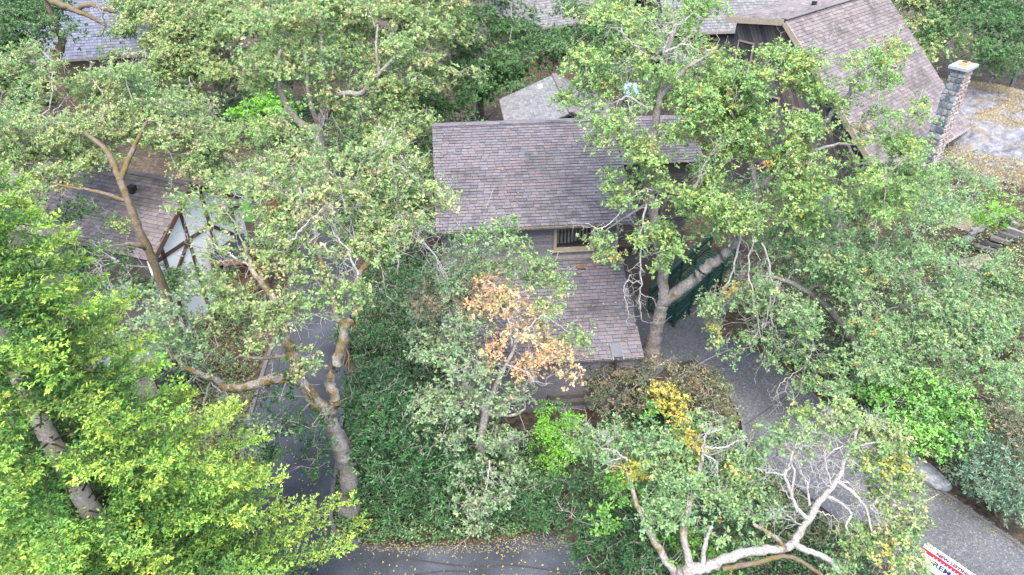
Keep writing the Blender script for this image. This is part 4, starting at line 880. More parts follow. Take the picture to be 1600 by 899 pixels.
plant('oak_tree', 'oak with several upright grey stems rising between lane and house', 'tree', xy(gb(516, 332)), trunk=[(516, 332, 36.8), (508, 285, 36.8), (501, 230, 36.8), (499, 195, 36.8)], tr=.4,
  limbs=[([(500, 205, 36.8), (472, 195, 36.5), (448, 165, 36.5), (434, 128, 36.8), (438, 80, 37.2)], .22, .1), ([(499, 195, 36.8), (508, 155, 36.8), (505, 118, 37), (502, 60, 37.5)], .2, .08), ([(497, 200, 36.8), (486, 165, 36.6), (481, 130, 36.8), (478, 80, 37.2)], .15, .07),
         ([(500, 198, 36.8), (530, 150, 36.4), (562, 147, 36.2), (580, 128, 36.3), (600, 108, 36.5), (625, 80, 37)], .17, .08), ([(590, 115, 36.4), (588, 80, 36.6), (590, 40, 37)], .1, .05)],
  blobs=[(420, 70, 38, 2.0), (470, 50, 38.5, 2.1), (530, 40, 39, 2.2), (590, 45, 39.5, 2.2), (645, 70, 38.5, 2.0), (690, 110, 38, 1.6), (630, 120, 37, 1.7), (560, 85, 38, 1.5), (455, 100, 37, 1.4), (510, 95, 37, 1.3), (610, 160, 36, 1.5), (660, 150, 37, 1.4), (570, 195, 35, 1.4), (620, 205, 34.5, 1.4), (540, 170, 36, 1.1), (650, 20, 41, 2.3), (560, 0, 42, 2.6), (460, 5, 42, 2.5), (415, 120, 37, 1.1), (520, 130, 36.5, 1.0), (590, 240, 33, 1.2), (640, 245, 32, 1.1), (545, 225, 33.5, .9, 'dark'), (700, 60, 40, 1.8), (690, 10, 43, 2.4), (665, 200, 34, .9)],
  pal='oakyel', rc=.6, leaf=(.165, .105), dens=10, ntuft=10, group=OG, deadtw=.25, dead=[([(620, 300, 30), (612, 250, 30.5), (595, 215, 31)], .05, 1.1), ([(655, 290, 29), (640, 270, 29), (625, 240, 29.5)], .05, 1), ([(512, 300, 34), (500, 270, 34), (490, 250, 34.2)], .05, 1)])
plant('oak_tree', 'dense dark oak crowded against the rear of the main house', 'tree', xy(gb(752, 215)), trunk=[(752, 215, 46), (750, 170, 46), (748, 120, 46)], tr=.35,
  blobs=[(740, 60, 47, 2.6), (785, 110, 44.5, 2.2), (730, 130, 43, 2.1), (760, 10, 52, 3.0), (700, 165, 40.5, 1.5), (745, 165, 41, 1.3), (830, 100, 46, 1.8), (800, 60, 49, 1.9), (715, 95, 44, 1.8), (790, 140, 42.5, 1.2), (860, 85, 48, 1.6), (900, 70, 50, 2.0), (915, 30, 54, 2.4)],
  pal='dark', rc=.7, leaf=(.18, .115), dens=10, ntuft=11, group=OG, deadtw=.25)
# --- the big oak by the driveway
plant('oak_tree', 'large spreading oak with stout leaning limb growing between garage and driveway', 'tree', xy(gb(1017, 568)),
  trunk=[(1017, 568, 23.3), (1021, 535, 23.3), (1029, 500, 23.2), (1036, 474, 23.1)], tr=.37,
  limbs=[([(1036, 474, 23.1), (1036, 435, 23.2), (1030, 385, 23.3), (1020, 325, 23.4), (1012, 270, 23.6), (1022, 205, 23.8), (1034, 140, 24), (1042, 85, 24.2), (1055, 40, 24.4)], .24, .07),
         ([(1037, 474, 23.1), (1060, 456, 22.9), (1090, 432, 22.7), (1115, 411, 22.6), (1138, 393, 22.5), (1165, 345, 22.5), (1195, 288, 22.5), (1225, 248, 22.5), (1262, 212, 22.5), (1300, 180, 22.4), (1328, 142, 22.4), (1345, 110, 22.4)], .26, .06, 'bark'),
         ([(1165, 345, 22.5), (1180, 290, 22.7), (1160, 220, 23), (1140, 170, 23.4)], .13, .05), ([(1020, 320, 23.4), (970, 345, 22.8), (945, 362, 22.5)], .06, .02), ([(1210, 265, 22.5), (1260, 240, 22.2), (1310, 225, 22)], .1, .04),
         ([(1012, 272, 23.6), (975, 220, 23.6), (950, 160, 23.8)], .11, .04), ([(1030, 150, 24), (1070, 110, 24), (1110, 85, 24.2)], .1, .04)],
  blobs=[(955, 55, 25, 1.2), (1000, 20, 26, 1.4), (1080, 20, 26, 1.2), (935, 110, 24.3, 1.2), (960, 165, 23.7, 1.1), (915, 160, 24, .75), (1020, 110, 24.2, 1.0), (1050, 160, 24, 1.3), (1100, 120, 24.2, 1.4), (1150, 110, 24.3, 1.2), (1150, 165, 23.8, 1.4), (1200, 140, 23.4, 1.3), (1110, 200, 23.4, 1.3), (1060, 230, 23.2, 1.2), (1000, 235, 23.2, .85), (950, 220, 23, .6), (920, 195, 23.3, .5),
         (1180, 220, 23, 1.3), (1130, 260, 22.8, 1.2), (1080, 290, 22.8, 1.1), (1020, 300, 22.8, .75), (980, 310, 22.6, .65), (960, 285, 22.8, .45), (1000, 370, 22.2, .65), (1025, 400, 22.1, .65), (1060, 360, 22.3, .8), (1110, 330, 22.3, 1.1), (1150, 330, 22.2, 1.0), (1230, 200, 22.6, 1.2), (1210, 290, 22, 1.0), (1255, 160, 22.8, 1.0), (1265, 110, 23.2, .8), (1345, 105, 22.4, .8), (1395, 90, 22.4, .7), (1375, 120, 22.3, .45),
         (1280, 260, 22, 1.0), (1330, 215, 22, .6, None, .8), (1390, 215, 22.2, .75), (1420, 240, 22.4, .8), (1360, 265, 22, .9), (1310, 310, 21.8, 1.0), (1425, 175, 22.6, .5), (1380, 180, 22.3, .5, None, .8), (1400, 290, 22, .9), (950, 395, 21.8, .35), (935, 378, 21.9, .3), (1040, 385, 22.1, .6), (1240, 340, 21.6, .9), (1290, 320, 21.6, .9), (1350, 310, 21.8, .9), (1410, 320, 22, .9), (1180, 360, 21.6, .8), (1440, 290, 22.4, .7)],
  pal='oakbright', dens=17, group=OG, deadtw=.2, dead=[([(1032, 112, 24), (1040, 75, 23.8), (1052, 45, 23.8), (1078, 25, 23.8)], .055, 1.0), ([(1025, 95, 24), (1000, 80, 23.6), (975, 55, 23.4), (970, 40, 23.4)], .05, .8), ([(1015, 130, 23.8), (990, 110, 23.4), (980, 105, 23.3)], .045, .8), ([(1040, 82, 23.8), (1070, 70, 23.6), (1092, 82, 23.5)], .04, .6),
        ([(1012, 170, 23.4), (980, 152, 23), (955, 170, 22.8)], .05, .9), ([(1085, 295, 22.4), (1105, 250, 22.3), (1115, 240, 22.3)], .05, .8), ([(1010, 320, 22.6), (1000, 370, 22), (1002, 430, 21.7), (1000, 470, 21.5), (1002, 500, 21.4)], .045, .8), ([(985, 430, 21.8), (975, 455, 21.6), (982, 490, 21.5)], .03, .6),
        ([(1160, 350, 22.2), (1145, 420, 21.7), (1125, 470, 21.4), (1115, 500, 21.3)], .045, .9), ([(1175, 370, 21.8), (1170, 430, 21.2), (1180, 480, 20.8), (1190, 535, 20.4)], .035, .9), ([(1190, 380, 21.6), (1205, 430, 21.2), (1200, 490, 20.8), (1175, 530, 20.4)], .035, .9), ([(1030, 300, 22.8), (1000, 300, 22.4), (945, 355, 22.1), (915, 350, 22)], .035, .7)])
# --- low oak over the driveway
plant('oak_tree', 'low wide oak of grey-green leaves overhanging the driveway edge', 'tree', xy(gb(1345, 590)), trunk=[(1345, 590, 22.8), (1335, 550, 22.8), (1320, 510, 22.8)], tr=.3,
  limbs=[([(1322, 512, 22.8), (1280, 470, 22.4), (1230, 440, 22), (1180, 430, 21.8)], .16, .05), ([(1322, 512, 22.8), (1340, 440, 22.8), (1370, 380, 23)], .16, .05), ([(1325, 515, 22.8), (1390, 490, 22), (1450, 460, 21.8)], .15, .05)],
  blobs=[(1130, 495, 21, .85), (1175, 450, 21.7, 1.0), (1230, 400, 22.5, 1.3), (1290, 360, 23.2, 1.4), (1350, 330, 24, 1.4), (1210, 490, 21, 1.2), (1270, 440, 21.8, 1.4), (1330, 400, 22.6, 1.4), (1400, 350, 23.6, 1.3), (1250, 520, 20.6, 1.2), (1310, 480, 21.2, 1.4), (1370, 450, 21.8, 1.4), (1430, 410, 22.6, 1.3), (1180, 545, 20.4, .8), (1230, 575, 20, .8), (1300, 555, 20, 1.2), (1370, 520, 20.8, 1.3), (1420, 500, 21, 1.2), (1470, 460, 21.8, 1.3), (1480, 530, 20.4, 1.2), (1420, 560, 20, 1.0), (1520, 580, 19.6, 1.0), (1350, 590, 19.6, .9), (1450, 340, 25, 1.2), (1500, 500, 21.2, 1.1), (1540, 540, 20.4, 1.0), (1265, 600, 19.6, .55), (1110, 525, 20.9, .5), (1475, 395, 23.6, .8), (1560, 600, 19.2, .9)],
  pal='oakcool', group=OG, deadtw=.22, dead=[([(1310, 340, 23), (1310, 380, 22.6), (1315, 420, 22.2), (1325, 450, 22)], .05, .9), ([(1345, 420, 22), (1350, 450, 21.6), (1345, 480, 21.3)], .05, .7), ([(1395, 425, 22), (1425, 445, 21.6), (1450, 465, 21.3), (1475, 490, 21)], .055, .8), ([(1400, 405, 22.2), (1425, 430, 21.8), (1435, 470, 21.3)], .05, .7), ([(1215, 440, 21.5), (1205, 490, 21), (1215, 520, 20.7)], .05, .9), ([(1245, 505, 20.6), (1270, 535, 20.3), (1265, 560, 20)], .04, .8), ([(1300, 300, 23), (1298, 312, 22.8), (1303, 325, 22.6)], .06, .5),
        ([(1255, 575, 19.9), (1220, 600, 19.6), (1215, 625, 19.4)], .02, .7)])
# --- oak in the lower right with bleached limbs
plant('oak_tree', 'oak with bare bleached limbs reaching over the lower driveway', 'tree', xy(v3(4.4, 11.9, 0)), trunk=[(1050, 960, 11.9), (1052, 930, 11.7), (1062, 905, 11.5), (1078, 893, 11.4)], tr=.3,
  limbs=[([(1078, 893, 11.4), (1112, 884, 11.5), (1150, 868, 11.6), (1190, 861, 11.8), (1226, 857, 11.9), (1242, 846, 12), (1264, 812, 12.3), (1286, 778, 12.6), (1308, 752, 12.9), (1320, 716, 13.3), (1336, 690, 13.6), (1341, 655, 14)], .165, .04, 'pale_limb'),
         ([(1240, 850, 12), (1262, 862, 11.8), (1286, 870, 11.7), (1306, 886, 11.5), (1322, 912, 11.3)], .1, .06, 'pale_limb'), ([(1226, 857, 11.9), (1208, 838, 12), (1178, 820, 12.1)], .07, .05, 'bark_moss'), ([(1095, 889, 11.45), (1100, 860, 11.7), (1108, 832, 11.9), (1112, 824, 12)], .07, .05, 'pale_limb'),
         ([(1062, 905, 11.5), (1030, 860, 12), (1000, 800, 12.8), (980, 740, 13.8)], .13, .05), ([(1078, 893, 11.4), (1070, 820, 12.4), (1090, 750, 13.4), (1100, 700, 14)], .12, .05),
         ([(1130, 890, 11.3), (1180, 880, 11.3), (1230, 870, 11.5), (1270, 890, 11.3), (1300, 915, 11.2)], .075, .05, 'bark_brown', False),
         ([(1264, 812, 12.3), (1246, 795, 12.4), (1232, 760, 12.7), (1226, 742, 12.9), (1238, 728, 13.1)], .06, .03, 'dead'), ([(1238, 770, 12.6), (1242, 740, 12.9), (1236, 725, 13.1), (1240, 715, 13.2)], .035, .02, 'dead'),
         ([(1288, 776, 12.6), (1318, 790, 12.5), (1330, 805, 12.4), (1322, 822, 12.2), (1330, 840, 12.1), (1345, 855, 11.9)], .045, .02, 'dead'), ([(1308, 754, 12.9), (1338, 775, 12.6), (1355, 800, 12.4), (1362, 830, 12.1), (1375, 850, 11.9)], .045, .02, 'dead'), ([(1330, 705, 13.5), (1350, 695, 13.5), (1378, 692, 13.5)], .05, .02, 'dead')],
  blobs=[(1335, 655, 14.3, .75, 'oakyel'), (1290, 670, 14.2, .55, 'oakbright', .8), (1375, 680, 13.9, .55, 'oakyel'), (1395, 740, 13.3, .55, 'oakyel', 1.3), (1395, 800, 12.6, .65, 'oakyel', 1.3), (1385, 850, 12, .6, 'oakyel', 1.3), (1360, 725, 13.4, .4, 'oakbright'), (1360, 875, 11.7, .7, 'oakbright'), (1310, 890, 11.5, .6), (1418, 885, 11.7, .3, 'oakcool'), (1420, 820, 12.3, .35, 'oakyel'), (1385, 715, 13.6, .25, 'yellow', 1.4), (1270, 700, 13.8, .35, 'oakbright'), (1250, 660, 14.2, .45, 'oakbright'), (1225, 690, 13.8, .4, 'oakcool', .8), (1300, 640, 14.6, .5, 'oakyel'), (1418, 838, 12.1, .3, 'oakcool'), (1350, 840, 12.1, .5, 'oakyel', .8), (1415, 770, 12.8, .4, 'oakyel'),
         (945, 695, 14.5, .55), (985, 690, 14.7, .65), (1045, 705, 14.3, .7), (1095, 682, 14.6, .6), (950, 715, 14.3, .9), (1010, 720, 14.2, .9), (1070, 740, 13.8, .9), (1120, 720, 14.2, .8), (1150, 760, 13.6, .7), (1110, 790, 13, .9), (1040, 790, 13.2, .9), (980, 780, 13.5, .8, 'lime', .7), (940, 820, 13, .8, 'laurel'), (990, 850, 12.5, .9, 'laurel'), (1050, 860, 12.2, .8, 'lime', .7), (1150, 820, 12.6, .7), (930, 870, 12.4, .6, 'laurel'), (1190, 790, 12.8, .5), (1000, 740, 13.9, .3, 'yellow', .8), (960, 760, 13.6, .3, 'lime'), (1070, 690, 14.3, .22, 'yellow', .8), (1140, 870, 12, .6, 'lime', .7), (1135, 682, 14.6, .4), (1160, 705, 14.3, .5)],
  pal='oakcool', rc=.36, dens=22, ntuft=11, group=OG, deadtw=.1, dead=[([(1300, 765, 12.7), (1285, 751, 12.7), (1275, 730, 12.8)], .022, .6), ([(1315, 735, 13.1), (1300, 722, 13.1), (1280, 715, 13.2)], .022, .6), ([(1330, 700, 13.5), (1350, 700, 13.5), (1370, 692, 13.6)], .022, .6), ([(1325, 715, 13.3), (1346, 731, 13.3), (1363, 737, 13.4)], .022, .6), ([(1290, 778, 12.6), (1313, 789, 12.6), (1328, 808, 12.7)], .022, .6), ([(1275, 800, 12.4), (1301, 807, 12.4), (1320, 825, 12.5)], .022, .6), ([(1255, 825, 12.2), (1234, 809, 12.2), (1210, 795, 12.3)], .022, .6), ([(1245, 800, 12.3), (1233, 775, 12.3), (1215, 755, 12.4)], .022, .6), ([(1338, 670, 13.9), (1321, 664, 13.9), (1308, 655, 14.0)], .022, .6), ([(1338, 665, 13.9), (1355, 659, 13.9), (1366, 647, 14.0)], .022, .6), ([(1350, 800, 12.4), (1362, 816, 12.4), (1370, 830, 12.5)], .022, .6), ([(1310, 750, 12.9), (1330, 759, 12.9), (1340, 775, 13.0)], .022, .6), ([(1226, 742, 12.9), (1200, 738, 13), (1180, 730, 13.1)], .03, .8), ([(1232, 730, 13), (1240, 705, 13.2), (1255, 690, 13.4)], .03, .7), ([(1300, 760, 12.8), (1290, 720, 13.1), (1292, 700, 13.3)], .03, .7), ([(1265, 790, 12.4), (1260, 755, 12.6), (1250, 735, 12.8)], .035, .7), ([(1330, 700, 13.4), (1310, 700, 13.4), (1285, 720, 13.2)], .03, .6), ([(1355, 800, 12.4), (1365, 790, 12.4), (1372, 815, 12.2)], .03, .7), ([(1345, 855, 11.9), (1370, 855, 11.8), (1380, 865, 11.7)], .025, .7),
        ([(1098, 720, 13.6), (1100, 690, 13.8), (1105, 680, 13.9), (1128, 670, 14)], .045, .6), ([(1100, 700, 13.8), (1130, 700, 13.7), (1155, 688, 13.8)], .035, .5), ([(1100, 710, 13.6), (1118, 722, 13.4), (1122, 745, 13.2)], .03, .5), ([(980, 720, 14), (960, 705, 14), (935, 700, 14)], .035, .6), ([(970, 715, 14), (945, 725, 13.9)], .03, .5), ([(945, 690, 14.4), (948, 670, 14.5)], .03, .5)])
# --- oak with an orange-brown dying bough in front of the garage
plant('oak_tree', 'oak with one bough of orange-brown leaves leaning over the garage roof', 'tree', xy(gb(760, 790)), trunk=[(760, 790, 15.9), (755, 740, 16), (752, 690, 16.2), (760, 640, 16.6)], tr=.2,
  limbs=[([(760, 640, 16.6), (780, 590, 17.1), (805, 540, 17.7), (800, 490, 18.2)], .1, .03), ([(760, 645, 16.6), (720, 590, 17.2), (700, 540, 17.8)], .09, .03), ([(760, 650, 16.5), (800, 650, 16.3), (820, 640, 16.3)], .07, .03)],
  blobs=[(765, 445, 18.9, .6, 'orange'), (735, 470, 18.5, .45, 'orange', .8), (720, 450, 18.9, .5, 'dry'), (885, 580, 17.4, .4, 'orange', .7), (690, 440, 19.2, .7, 'oakgrey'), (720, 500, 18.3, .75, 'oakgrey'), (690, 510, 18.3, .8, 'oakgrey'), (660, 470, 19, .6, 'oakgrey'), (745, 405, 20, .6, 'oakgrey'), (800, 395, 20.2, .45, 'oak'), (705, 408, 19.9, .7, 'oakgrey'), (840, 445, 19.3, .4, 'oak'), (780, 455, 18.7, .65, 'orange'), (800, 500, 18.2, .75, 'orange'), (830, 530, 17.9, .8, 'orange'), (860, 555, 17.6, .55, 'orange'), (780, 540, 17.8, .6, 'orange'), (760, 480, 18.4, .4, 'orange'), (810, 580, 17.3, .45, 'orange', .8),
         (730, 440, 19, .75, 'oakgrey'), (770, 425, 19.3, .6, 'oak'), (830, 410, 19.8, .55, 'oak'), (870, 450, 19.4, .45, 'oakyel', .8), (860, 490, 18.7, .4, 'oakyel', .6), (895, 530, 18, .35, 'oakyel', .6), (850, 425, 19.6, .5, 'oak'), (690, 480, 18.4, .7, 'dry', .8), (700, 540, 17.8, .9), (650, 530, 18.2, .7), (740, 560, 17.5, .85), (700, 600, 17, .9), (760, 620, 16.8, .9), (800, 620, 16.7, .5), (740, 670, 16.2, .85), (775, 685, 16, .65), (770, 730, 15.4, .8), (785, 745, 15.3, .5), (740, 780, 14.9, .6), (790, 790, 14.7, .55), (750, 820, 14.4, .4)],
  pal='oakgrey', rc=.4, dens=17, group=OG, deadtw=.3, dead=[([(800, 540, 17.6), (795, 500, 17.9), (775, 470, 18.1), (770, 455, 18.2)], .035, .7), ([(805, 535, 17.6), (830, 510, 17.7), (850, 495, 17.8), (890, 520, 17.7)], .03, .7), ([(790, 570, 17.2), (820, 580, 16.9), (840, 600, 16.7)], .03, .7), ([(735, 560, 17.2), (725, 590, 16.9), (735, 610, 16.7)], .03, .6), ([(765, 720, 15.2), (760, 760, 14.8), (745, 800, 14.4)], .03, .7), ([(700, 650, 16.3), (690, 690, 15.9)], .025, .6)])
# --- conifer
def fir():
    bx, by_ = -9.65, 10.5; root = empty('fir_tree', (bx, by_, 0), 'tall fir with yellow-green branch tips and pale brown trunk beside the road corner', 'tree')
    top = 19.0; path = np.array([[bx + .1 * math.sin(z * .5), by_ + .08 * math.cos(z * .4), z] for z in np.linspace(-.1, top, 40)])
    rad = np.linspace(.33, .03, 40); V, F = tube_mesh('trunk', path, rad, 12, .07); link('trunk', clean_tube('trunk', V, F), 'fir_bark', root)
    SA, SB, SR0, SR1 = [], [], [], []          # wood
    LP, LD, LN, LL_, LW, LC = [], [], [], [], [], []
    z = 1.6; n = 0
    while z < top - .3:
        nb = 6 if z < 14 else 5
        for b in range(nb):
            n += 1; az = b * 2 * math.pi / nb + z * 2.4 + rng.normal(0, .22); zb = z + rng.uniform(-.14, .14)
            R_ = max(.35, (top - zb) * (.295 + .075 * max(0, 1 - zb / 6))) * rng.uniform(.72, 1.1); d = np.array([math.cos(az), math.sin(az), 0])
            # skip limbs that could not be seen at all: far out of the frame to the left
            tip = np.array([bx, by_, zb]) + d * R_
            if proj(tip)[0] < -330 and proj(np.array([bx, by_, zb]))[0] < -330: continue
            m_ = max(6, int(R_ / .2)); t = np.linspace(0, 1, m_ + 1)
            P = np.array([bx, by_, zb]) + d[None] * (R_ * t)[:, None]; P[:, 2] += R_ * (.10 * t - .34 * t ** 2 + .22 * t ** 3) + rng.normal(0, .02, m_ + 1)
            side = np.array([-d[1], d[0], 0]); P += side[None] * (R_ * .08 * np.sin(t * 3 + n))[:, None]
            r = np.linspace(.032 * (R_ / 5 + .35), .006, m_ + 1); SA.append(P[:-1]); SB.append(P[1:]); SR0.append(r[:-1]); SR1.append(r[1:])
            bt = rng.uniform(.78, 1.2) * np.array([rng.uniform(.85, 1.08), 1, 1])
            kb = int(R_ / .06); qb = np.linspace(.08, 1, kb); Qb = np.stack([np.interp(qb, t, P[:, q]) for q in range(3)], 1); nb_ = 4
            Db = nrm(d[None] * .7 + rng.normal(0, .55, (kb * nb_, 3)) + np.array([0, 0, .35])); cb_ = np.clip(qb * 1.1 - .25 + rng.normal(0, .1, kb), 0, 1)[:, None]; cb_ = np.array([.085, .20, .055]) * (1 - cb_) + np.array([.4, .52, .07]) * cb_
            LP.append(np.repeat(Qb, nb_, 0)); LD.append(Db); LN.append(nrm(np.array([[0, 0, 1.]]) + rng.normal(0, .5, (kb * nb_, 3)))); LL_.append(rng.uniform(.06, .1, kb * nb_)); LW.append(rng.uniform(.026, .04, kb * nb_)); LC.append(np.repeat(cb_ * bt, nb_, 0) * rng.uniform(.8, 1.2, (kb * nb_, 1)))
            for s in (-1, 1):
                for i in range(int(m_ * .12), m_ + 1):
                    for rep in range(2):
                        if rng.random() < .18: continue
                        tt = min(1, (i + rng.uniform(0, 1)) / m_); p0 = np.array([np.interp(tt, t, P[:, q]) for q in range(3)])
                        ln = (.25 + .95 * (1 - tt) * min(1, R_ / 4)) * rng.uniform(.6, 1.2); ang = rng.uniform(.7, 1.15)
                        td = nrm(d * math.cos(ang) + side * s * math.sin(ang) + np.array([0, 0, rng.uniform(-.05, .4)])); k_ = max(4, int(ln / .07)); q = np.linspace(.06, 1, k_)
                        Q = p0 + td[None] * (ln * q)[:, None] + np.array([0, 0, 1.])[None] * (.1 * ln * q ** 2)[:, None] + rng.normal(0, .012, (k_, 3))
                        if proj(Q[-1])[0] < -70 and rng.random() < .95: continue      # thin boughs well outside the view
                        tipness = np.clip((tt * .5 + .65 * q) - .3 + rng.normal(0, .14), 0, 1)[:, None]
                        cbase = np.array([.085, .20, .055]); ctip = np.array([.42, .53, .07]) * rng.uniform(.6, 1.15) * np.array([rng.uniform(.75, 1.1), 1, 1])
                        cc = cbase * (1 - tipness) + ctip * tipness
                        sd_ = nrm(np.cross(td, [0, 0, 1.])); nk = 4
                        ph = rng.uniform(0, 6.28, (k_, nk)); op = rng.uniform(.45, 1.15, (k_, nk)); upv = np.cross(sd_, td)
                        D = td[None, None] * np.cos(op)[..., None] + np.sin(op)[..., None] * (np.cos(ph)[..., None] * sd_ + np.sin(ph)[..., None] * upv * .8) + np.array([0, 0, .25])
                        D = nrm(D).reshape(-1, 3)
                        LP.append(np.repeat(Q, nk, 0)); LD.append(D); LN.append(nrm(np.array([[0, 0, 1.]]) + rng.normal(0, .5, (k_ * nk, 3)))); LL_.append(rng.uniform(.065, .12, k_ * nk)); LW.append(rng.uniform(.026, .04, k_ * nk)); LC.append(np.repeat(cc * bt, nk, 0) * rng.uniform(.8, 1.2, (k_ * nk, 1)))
        z += .31 + .05 * rng.random()
    SAa = np.vstack(SA); kw_ = np.ones(len(SAa), bool)
    for zc in (6.9, 9.0):
        a_ = np.array([bx, by_, zc]); d_ = nrm(np.array([0, 0, CAMZ]) - a_); rel = SAa - a_; tt = rel @ d_; kw_ &= (np.linalg.norm(rel - tt[:, None] * d_, axis=1) > .36) | (tt < .25)
    V, F = prisms(SAa[kw_], np.vstack(SB)[kw_], np.concatenate(SR0)[kw_], np.concatenate(SR1)[kw_], 3); o = link('branches', mesh_np('branches', V, F), 'fir_twig', root); o['kind'] = 'stuff'
    LPa = np.vstack(LP); keep = np.ones(len(LPa), bool)
    for zc in (6.9, 9.0):                      # two gaps in the boughs where the trunk shows
        a_ = np.array([bx, by_, zc]); d_ = nrm(np.array([0, 0, CAMZ]) - a_); rel = LPa - a_; tt = rel @ d_; keep &= (np.linalg.norm(rel - tt[:, None] * d_, axis=1) > .45 + rng.normal(0, .1, len(tt))) | (tt < -.3)
    LP = [LPa[keep]]; LD = [np.vstack(LD)[keep]]; LN = [np.vstack(LN)[keep]]; LL_ = [np.concatenate(LL_)[keep]]; LW = [np.concatenate(LW)[keep]]; LC = [np.vstack(LC)[keep]]
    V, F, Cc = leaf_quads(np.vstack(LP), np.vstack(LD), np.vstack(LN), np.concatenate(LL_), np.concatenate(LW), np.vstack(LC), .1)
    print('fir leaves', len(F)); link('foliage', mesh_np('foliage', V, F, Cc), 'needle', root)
    for L in () and ([(95, 700, 10.4), (60, 715, 9.9), (20, 740, 9.6)], [(150, 800, 10.4), (110, 810, 9.8), (70, 840, 9.4)], [(145, 790, 10.4), (100, 820, 9.7), (65, 838, 9.4)], [(140, 775, 10.4), (165, 745, 10.6), (180, 735, 10.8)]): dead_branch(root, [atY(*p) for p in L], .035, .7, 'twig')
fir()
# --- shrubs
SG = 'shrubs of the garden beds'
def shrub(label, basepx, blobs, pal, leaf=(.12, .055), dens=20, rc=.36, ntuft=9, k=7, lmat='gloss_leaf', name='shrub', group=SG, **kw):
    b = gb(*basepx); return plant(name, label, 'shrub', xy(b), None, (), blobs, pal, leaf, k, ntuft, dens, rc, 'bark_brown', lmat, 'twig', (), kw.pop('flat', .8), group, .04, kw.pop('deadtw', .05), crown_name='foliage', stems=kw.pop('stems', 5), pads=False, **kw)
shrub('dark glossy laurel filling the bed between lane corner and garage', (640, 760), [(590, 640, 17, .95), (640, 630, 17.4, .9), (680, 665, 17, .9), (570, 690, 16.2, .8), (620, 690, 16.3, .9), (660, 720, 16, .9), (600, 740, 15.6, .8), (720, 720, 16, .8), (700, 760, 15.5, .8), (640, 770, 15.3, .7), (780, 770, 15.3, .7), (560, 760, 15.6, .5), (830, 780, 15.2, .6), (740, 790, 15.1, .7), (550, 650, 16.9, .6), (680, 800, 15, .6), (610, 800, 15, .55), (860, 790, 15.3, .55), (880, 760, 16, .5), (560, 600, 18.5, .7), (600, 610, 18.2, .8), (830, 810, 14.8, .45)], 'laurel', (.17, .055), 20, .42, 12, stems=9)
shrub('low clipped hedge of dark leaves along the garage side', (630, 560), [(600, 470, 25.6, .9), (640, 450, 26.2, .9), (665, 430, 26.4, .7), (625, 500, 24.8, .9), (660, 490, 24.8, .8), (590, 520, 24.2, .8), (640, 540, 23.4, .9), (600, 560, 23, .8), (570, 480, 25.6, .6), (665, 550, 23, .7), (570, 550, 23.4, .6), (620, 590, 22, .8), (660, 590, 21.8, .7), (575, 590, 22, .6), (625, 420, 27, .7)], 'laurel', (.12, .06), 14, .4, 9, name='hedge', stems=8)
shrub('bright lime-green rounded shrub in front of the planter box', (872, 735), [(868, 655, 18.4, .6), (880, 690, 17.8, .65), (850, 685, 17.8, .55), (895, 665, 18.2, .45), (866, 725, 17, .5)], 'bright', (.09, .045), 34, .28, 10)
shrub('bronze-green rhododendron beneath the big oak trunk', (1010, 655), [(945, 590, 20.6, .7), (985, 580, 20.8, .8), (1030, 590, 20.5, .8), (1000, 620, 19.9, .8), (950, 625, 20, .7), (1070, 590, 20.6, .7), (920, 610, 20.3, .5), (1055, 620, 19.9, .6)], 'rhodo', (.13, .05), 24, .34, 9)
shrub('brown-tinged rhododendron on the bank beside the driveway', (1105, 665), [(1090, 620, 19.8, .7), (1115, 640, 19.3, .65), (1085, 650, 19.2, .6), (1105, 600, 20.2, .5), (1125, 665, 18.8, .45)], 'rhodo', (.13, .05), 26, .33, 9)
shrub('olive green shrub spilling towards the driveway edge', (1160, 700), [(1100, 590, 20.6, .45), (1130, 620, 19.9, .45), (1145, 660, 19, .45), (1150, 700, 18, .45), (1175, 730, 17.2, .45), (1210, 765, 16.3, .5), (1250, 800, 15.4, .5), (1190, 780, 15.9, .6), (1150, 750, 16.8, .6), (1280, 840, 14.5, .5), (1330, 870, 13.8, .5), (1230, 840, 14.5, .6)], 'olive', (.11, .05), 22, .34, 9)
shrub('shrub with clear yellow autumn leaves among the rhododendrons', (1040, 690), [(1045, 625, 19.4, .5, 'yellow'), (1055, 655, 18.8, .45, 'yellow'), (1025, 645, 19, .42, 'lime'), (1035, 610, 19.7, .3, 'yellow'), (1062, 635, 19.2, .35, 'yellow')], 'yellow', (.12, .07), 26, .32, 9)
shrub('large-leaved bright green shrub above the driveway boulder', (1430, 720), [(1400, 590, 19.6, .9), (1440, 610, 19, 1.0), (1480, 640, 18.2, .9), (1430, 660, 17.9, .8), (1390, 640, 18.6, .7), (1470, 690, 17.2, .7), (1510, 660, 17.8, .7), (1360, 620, 19.2, .6), (1420, 700, 17.2, .4)], 'lime', (.14, .08), 20, .38, 9)
shrub('dark blue-green rhododendron bordering the lower driveway', (1560, 800), [(1520, 700, 16.9, .8), (1560, 720, 16.3, .9), (1595, 700, 16.6, .8, 'rhodo'), (1540, 760, 15.6, .8), (1580, 770, 15.3, .8), (1510, 745, 16, .6), (1600, 800, 14.7, .7), (1570, 660, 17.4, .6, 'rhodo'), (1630, 740, 15.8, .9)], 'rhodog', (.15, .05), 22, .36, 9)
shrub('grey-green bushy growth under the rocky slope', (1570, 560), [(1540, 440, 24.5, 1.0), (1580, 470, 23.5, 1.1), (1600, 520, 22, 1.1), (1560, 500, 22.4, .9), (1590, 580, 20.2, 1.0), (1570, 420, 25, .9), (1600, 630, 18.8, .9), (1500, 440, 24.2, .7), (1620, 440, 24, 1.2)], 'oakcool', (.12, .06), 15, .42, 9, lmat='leaf')
